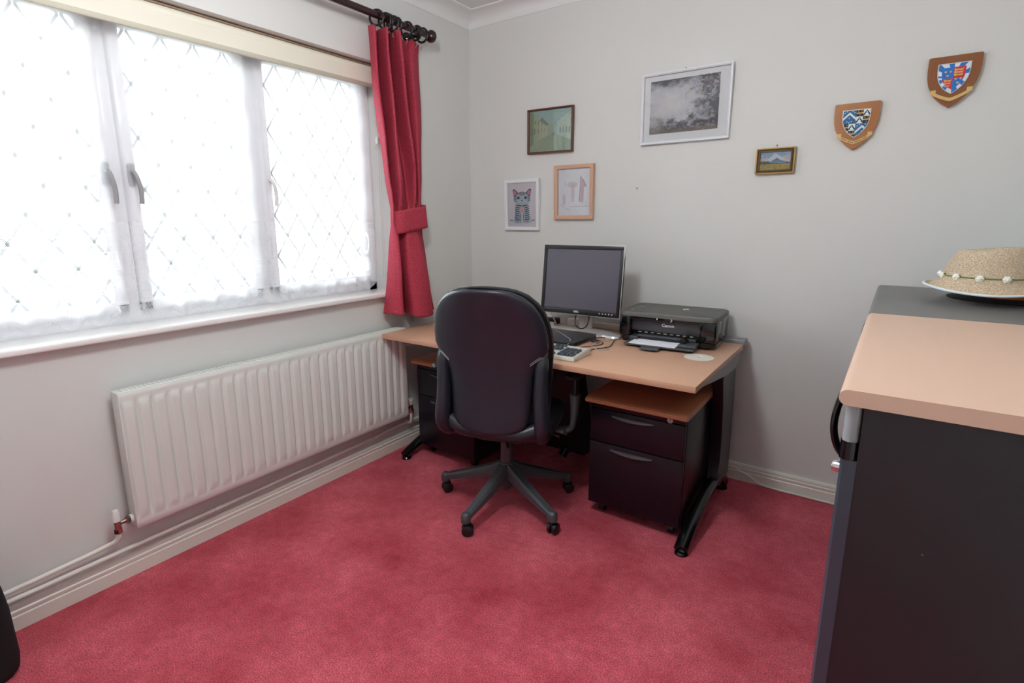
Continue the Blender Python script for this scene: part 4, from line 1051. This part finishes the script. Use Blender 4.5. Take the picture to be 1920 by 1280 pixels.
# brown frame: generic village street in greens
t, w_, h_ = frame('framed_picture', 'brown wooden framed green village street picture, tilted, left on the back wall', .438, .729, 1.677, 1.918, .010, M['brown_frame'], .022, math.radians(.9))
A = Art(w_-.018, h_-.018, 190, S(126, 158, 160)); n1 = A.noise(6, 5, 4); n3 = A.noise(26, 6, 3)
A.fill(n1*1.0, S(150, 176, 176), .8)
A.poly([(0, 0), (1, 0), (1, .42), (.62, .42), (.45, .40), (0, .22)], S(138, 152, 126))
A.poly([(0, .12), (.24, .30), (.24, .80), (.10, .98), (0, .99)], S(150, 158, 118)); A.poly([(.0, .12), (.10, .2), (.10, .96), (0, .99)], S(92, 106, 76))
A.poly([(.24, .30), (.44, .40), (.44, .66), (.30, .80), (.24, .76)], S(170, 174, 140)); A.poly([(.24, .76), (.30, .84), (.46, .66), (.44, .62)], S(84, 98, 96))
A.poly([(.44, .40), (.60, .42), (.60, .60), (.52, .66), (.44, .60)], S(150, 160, 140)); A.poly([(.66, .40), (1, .24), (1, .96), (.66, .70)], S(176, 190, 178))
for i in range(5): A.poly([(.03+i*.085, .42+i*.012), (.06+i*.08, .43+i*.012), (.06+i*.08, .58), (.03+i*.085, .58)], S(58, 72, 66))
for i in range(5): A.poly([(.05+i*.08, .70-i*.02), (.08+i*.078, .70-i*.02), (.08+i*.078, .80-i*.03), (.05+i*.08, .80-i*.03)], S(84, 98, 80))
for i in range(4): A.poly([(.72+i*.07, .42), (.75+i*.07, .42), (.75+i*.07, .56), (.72+i*.07, .56)], S(110, 126, 116))
A.line(.15, 0, .50, .38, .006, S(96, 112, 92), .7); A.line(.35, 0, .56, .38, .006, S(96, 112, 92), .6); A.ell(.60, .42, .012, .05, S(50, 58, 60)); A.ell(.55, .42, .01, .04, S(70, 70, 70))
A.fill((n3-.5)*1.2*(n3 > .5), S(80, 104, 96), .8)
A.a = A.a*.85+S(190, 214, 200)*.28
A.build('print', t, -A.w/2, -A.h/2, -.0095)
# kitten in white frame
t, w_, h_ = frame('framed_picture', 'white framed drawing of a blue striped sitting kitten, lowest left on the back wall', .278, .518, 1.245, 1.541, .020, M['white_frame'], .020, 0, True)
A = Art(w_-.036, h_-.036, 260, S(238, 236, 244)); gb, dk_, pk_ = S(184, 208, 220), S(44, 48, 66), S(230, 150, 174)
A.ell(.5, .145, .40, .03, S(200, 206, 218)); A.ell(.12, .155, .06, .02, S(170, 178, 196)); A.ell(.88, .155, .06, .02, S(170, 178, 196))
A.ell(.5, .36, .24, .20, gb); A.ell(.36, .20, .135, .12, gb); A.ell(.66, .20, .135, .12, gb); A.ell(.35, .13, .15, .045, S(196, 206, 218)); A.ell(.67, .13, .15, .045, S(196, 206, 218))
A.ell(.5, .40, .09, .11, S(224, 190, 198)); A.poly([(.47, .08), (.53, .08), (.52, .34), (.48, .34)], S(214, 220, 230))
A.ell(.5, .64, .29, .155, gb)
for s2 in (-1, 1):
    A.poly([(.5+s2*.12, .76), (.5+s2*.26, .86), (.5+s2*.32, .84), (.5+s2*.28, .69)], dk_); A.poly([(.5+s2*.16, .76), (.5+s2*.26, .84), (.5+s2*.30, .82), (.5+s2*.27, .71)], pk_)
    A.ell(.5+s2*.125, .665, .055, .032, S(120, 150, 170)); A.ell(.5+s2*.125, .66, .035, .026, S(16, 18, 26)); A.ell(.5+s2*.115, .668, .010, .006, S(230, 240, 245))
    for i in range(4): A.line(.5+s2*.28, .70-i*.035, .5+s2*.20, .69-i*.035, .008, dk_)
    for i in range(3): A.line(.5+s2*(.03+.03*i), .79-i*.005, .5+s2*(.02+.035*i), .72, .007, dk_)
    for i in range(7): A.line(.5+s2*.24, .46-i*.045, .5+s2*(.08+.02*(i % 2)), .43-i*.045, .011, dk_)
    for i in range(3): A.line(.5+s2*.22, .17-i*.022, .5+s2*.12, .18-i*.02, .007, S(90, 100, 120))
    A.line(.5+s2*.04, .30, .5+s2*.06, .10, .006, dk_); A.line(.5+s2*.22, .50, .5+s2*.02, .475, .012, dk_); A.ell(.5+s2*.07, .59, .07, .03, S(206, 216, 224))
A.line(.5, .80, .5, .70, .012, pk_); A.ell(.5, .60, .03, .014, S(120, 100, 110)); A.line(.5, .59, .5, .565, .005, dk_); A.ell(.60, .24, .02, .01, pk_); A.ell(.5, .37, .012, .014, S(190, 90, 110))
A.build('print', t, -A.w/2, -A.h/2, -.0095)
# beech frame, faint pink sketch
t, w_, h_ = frame('framed_picture', 'light beech framed faint pink sketch below the green street picture', .622, .863, 1.308, 1.6035, .021, M['beech_frame'], .024)
A = Art(w_-.038, h_-.038, 150, S(232, 230, 238)); n1 = A.noise(7, 9, 4); A.fill(n1, S(242, 242, 248), .8)
A.poly([(.66, .30), (.70, .84), (.80, .74), (.88, .62), (.80, .60), (.78, .26)], S(196, 150, 162), .8); A.line(.70, .84, .66, .30, .006, S(120, 90, 104)); A.line(.78, .76, .86, .60, .006, S(150, 110, 120))
A.ell(.45, .66, .16, .06, S(200, 186, 176), .6); A.ell(.46, .48, .06, .20, S(204, 170, 178), .5); A.ell(.20, .34, .05, .12, S(206, 170, 182), .5); A.line(.25, .62, .22, .74, .005, S(140, 120, 124)); A.line(.40, .20, .98, .20, .004, S(140, 136, 150)); A.line(.05, .24, .35, .12, .004, S(170, 166, 176))
A.build('print', t, -A.w/2, -A.h/2, -.0095)
# little mountain landscape in gilt frame
t, w_, h_ = frame('framed_picture', 'tiny gilt framed painting of a snowy mountain over a yellow field', 1.6635, 1.8200, 1.5025, 1.6140, .016, M['gilt'], .020, 0, None, 'hollow')
fi = MB()
for cx, cz, ex, ez in ((0, 1, w_/2-.008, .003), (0, -1, w_/2-.008, .003)): fi.box(-ex, ex, -.0165, -.006, cz*(h_/2-.014)-.003, cz*(h_/2-.014)+.003)
for cx in (-1, 1): fi.box(cx*(w_/2-.014)-.003, cx*(w_/2-.014)+.003, -.0165, -.006, -h_/2+.011, h_/2-.011)
obj('inner_slip', fi, M['gilt_dark'], t, smooth=0)
A = Art(w_-.030, h_-.030, 120, S(140, 170, 200)); n1 = A.noise(6, 12, 3); n3 = A.noise(20, 13, 3)
A.fill((n1 > .5)*1.0, S(190, 200, 214), .6); A.ell(.15, .55, .2, .12, S(216, 190, 178), .6); A.ell(.85, .62, .2, .14, S(214, 204, 196), .6)
A.poly([(.12, .42), (.30, .66), (.42, .80), (.48, .88), (.54, .86), (.64, .74), (.88, .52), (1, .44), (1, .40), (.1, .40)], S(206, 212, 224)); A.poly([(.28, .40), (.40, .52), (.55, .66), (.68, .52), (.95, .40)], S(104, 132, 164)); A.poly([(.45, .50), (.55, .64), (.62, .54)], S(84, 108, 142))
A.poly([(0, .34), (0, .46), (.1, .50), (.28, .48), (.36, .40), (.7, .38), (1, .40), (1, .30), (0, .30)], S(48, 72, 62)); A.poly([(0, 0), (1, 0), (1, .34), (0, .34)], S(176, 152, 60)); A.fill((A.V < .34)*(n3 > .52)*1.0, S(128, 110, 40), .8)
for i in range(5): A.poly([(.03+i*.06, .34), (.06+i*.06, .60-.02*(i % 3)), (.085+i*.06, .34)], S(34, 70, 78))
A.build('print', t, -A.w/2, -A.h/2, -.0095)
nail(1.743, 1.622, 'small nail head above the tiny gilt frame')
nail(1.105, 1.462, 'bare nail in the back wall below the large white frame')

# ------------------------------------------------------------------ heraldic shields
SHV = [0, .25, .40, .55, .70, .80, .90, 1.0]; SHX = [1, 1, .97, .885, .72, .56, .33, 0]
def shield_poly(w_, h_, n=24):
    R_ = [(w_/2*interp(SHV, SHX, i/n), h_/2-h_*i/n) for i in range(1, n+1)]
    return [(-w_/2, h_/2), (w_/2, h_/2)] + R_ + [(-x, y) for x, y in R_[::-1][1:]]
def shield_mask(A, m=0.0):
    x = np.abs(A.U-.5)*2; v = 1-A.V; return (x < np.interp(v, SHV, SHX)-m*2) & (v > m) & (v < 1-m*1.5)
def shield(label, cx, z0, z1, w_, m, artf, words):
    t = thing('heraldic_shield', label, 'shield plaque', (cx, 0, (z0+z1)/2)); h_ = z1-z0
    o_ = obj('plaque', MB().prism(shield_poly(w_, h_), 'y', -.018, -.001, .0025), m, t, smooth=30)
    aw, ah = w_*.60, h_*.575; A = artf(aw, ah)
    zc = .02*h_+.035*h_; zc0 = h_/2-.155*h_-ah
    obj('shield_rim', MB().prism([(x, y+zc0+ah/2) for x, y in shield_poly(aw*1.03, ah*1.03)], 'y', -.022, -.017), M['silver_plastic'], t, smooth=0)
    A.build('coat_of_arms', t, -aw/2, zc0, -.0226, shield_mask(A, .01))
    # ribbon scroll
    sc = MB(); n = 20; r0, r1 = [], []
    xs = [(-.34+.68*i/n)*w_ for i in range(n+1)]
    zf = lambda x: -h_*.375 + h_*.135*(abs(x)/(w_*.34))**1.3
    ring = [[(x, -.0185, zf(x)), (x, -.0215, zf(x)), (x, -.0215, zf(x)+.012), (x, -.0185, zf(x)+.012)] for x in xs]
    sc.loft(ring)
    for s2 in (-1, 1): sc.box(s2*w_*.34-.008, s2*w_*.34+.008, -.0225, -.0185, zf(w_*.34)+.004, zf(w_*.34)+.019)
    so2 = obj('scroll', sc, M['scroll'], t, smooth=30)
    if words:
        wd = MB()
        for i in range(26):
            if i % 7 == 6: continue
            x = (-.28+.56*i/25)*w_; wd.box(x-.0011, x+.0011, -.0219, -.0214, zf(x)+.0035+.001*(i % 2), zf(x)+.0085)
        obj('motto', wd, M['gilt_dark'], so2, smooth=0)
    return t
BL, WH, RD, GD, BK = S(28, 108, 190), S(214, 224, 228), S(196, 34, 44), S(206, 176, 104), S(14, 14, 16)
def arms_a(w_, h_):
    A = Art(w_, h_, 200, BL); ar = h_/w_
    # gobony border: alternate white / blue round the edge
    ang = np.arctan2((A.V-.55)*ar, A.U-.5); seg = ((ang/(2*PI)*18+.5).astype(int) % 2 == 0); A.fill(seg, WH)
    inner = Art(w_, h_, 200, BL); x = np.abs(A.U-.5)*2; v = 1-A.V
    vv = np.clip((v-.13)/.74, 0, 1); inn = (x < np.interp(vv, SHV, SHX)*.74) & (v > .13) & (v < .87)
    A.fill(inn, BL); A.fill(inn & (((A.U > .5) & (A.V > .5)) | ((A.U < .5) & (A.V < .5))), RD)
    def fleur(cx, cy, r):
        A.ell(cx, cy, r*.35, r/ar*1.0, GD); A.ell(cx-r*.55, cy, r*.28, r*.6/ar, GD, 1, .5); A.ell(cx+r*.55, cy, r*.28, r*.6/ar, GD, 1, -.5); A.line(cx-r*.6, cy-r*.25, cx+r*.6, cy-r*.25, r*.15, GD)
    for ox, oy in ((.32, .66), (.66, .40)):
        fleur(ox-.07, oy+.07, .045); fleur(ox+.08, oy+.07, .045); fleur(ox, oy-.06, .045)
    def lion(cx, cy, r):
        A.line(cx-r, cy, cx+r*.8, cy, r*.20, GD); A.ell(cx-r, cy+.012, r*.28, r*.3, GD); A.line(cx+r*.8, cy, cx+r, cy+.03, r*.1, GD)
        for q in (-.8, -.4, .3, .7): A.line(cx+r*q, cy, cx+r*q-.01, cy-.028, r*.09, GD)
    for i in range(3): lion(.665, .775-i*.085, .12); lion(.355, .435-i*.085, .10-.015*i)
    return A
def arms_b(w_, h_):
    A = Art(w_, h_, 220, S(40, 96, 140)); ar = h_/w_
    def blue(x0, x1, y0, y1):
        A.fill((A.U >= x0) & (A.U < x1) & (A.V >= y0) & (A.V < y1), S(36, 92, 138)); cx = (x0+x1)/2; W = x1-x0; H = y1-y0
        A.poly([(x0, y0+H*.25), (cx, y0+H*.68), (x1, y0+H*.25), (x1, y0+H*.42), (cx, y0+H*.86), (x0, y0+H*.42)], WH)
        for px, py in ((.14, .82), (.86, .82), (.30, .92), (.72, .92), (.5, .42), (.34, .18), (.66, .18), (.5, .1)): A.ell(x0+W*px, y0+H*py, .026, .024, S(150, 180, 206))
    def quad(x0, x1, y0, y1):
        xm, ym = (x0+x1)/2, (y0+y1)/2
        for a, b2, c, d_, kind in ((x0, xm, ym, y1, 0), (xm, x1, ym, y1, 1), (x0, xm, y0, ym, 1), (xm, x1, y0, ym, 0)):
            reg = (A.U >= a) & (A.U < b2) & (A.V >= c) & (A.V < d_); W = b2-a; H = d_-c
            if kind == 0:
                A.fill(reg, BK); A.fill(reg & (A.V > c+H*.42) & (A.V < c+H*.58), GD)
                for px, py in ((.25, .8), (.75, .8), (.5, .2)): A.ell(a+W*px, c+H*py, .020, .020, S(190, 140, 70))
            else:
                A.fill(reg, WH); A.poly([(a, c+H*.28), ((a+b2)/2, c+H*.92), (b2, c+H*.28), (b2, c), ((a+b2)/2+W*.1, c+H*.5), ((a+b2)/2-W*.1, c+H*.5), (a, c)], BK); A.ell((a+b2)/2, c+H*.62, .022, .018, WH); A.ell(a+W*.2, c+H*.2, .018, .018, BK); A.ell(a+W*.8, c+H*.2, .018, .018, BK)
    blue(0, .5, .5, 1); quad(.5, 1, .5, 1); quad(0, .5, 0, .5); blue(.5, 1, 0, .5)
    return A
shield('larger-looking dark wooden shield with red and blue quartered arms, upper right of the wall', 2.318, 1.713, 1.898, .156, M['walnut'], arms_a, False)
shield('lighter oak shield with blue chevrons and black quarters, left of and below the other shield', 2.028, 1.582, 1.767, .156, M['oak'], arms_b, True)

# ------------------------------------------------------------------ black bag at the window wall
bg = thing('black_bag', 'black padded bag standing on the carpet at the bottom left', 'bag', (.168, -2.70, 0), 0)
rings = [[(x, y, z) for x, y in sup(.100*k, .20*k, 36, 4)] for z, k in ((0, .92), (.015, .98), (.05, 1), (.20, .985), (.27, .95), (.295, .88), (.305, .7))]
obj('bag_body', MB().loft(rings), M['hat_black'], bg, smooth=60)
obj('bag_handle', MB().tube(catmull([(0, -.08, .297), (0, -.06, .335), (0, .06, .335), (0, .08, .297)]), .009, 10), M['black_plastic'], bg)

# ------------------------------------------------------------------ added fill lamp (unseen, above the frame)
cl = thing('fill_lamp', 'added opal globe fill lamp, out of view, hung mid-room', 'ceiling lamp', (FILL_LAMP[0], FILL_LAMP[1], 0))
obj('fill_lamp_rose', MB().lathe([(.001, 2.499), (.05, 2.499), (.05, 2.485), (.02, 2.47), (.001, 2.47)], 32), M['white_plastic'], cl)
obj('flex', MB().cyl((0, 0, 2.355), (0, 0, 2.472), .004), M['white_plastic'], cl)
obj('globe', MB().sphere((0, 0, FILL_LAMP[2]), .14, 32), M['fill_globe'], cl)
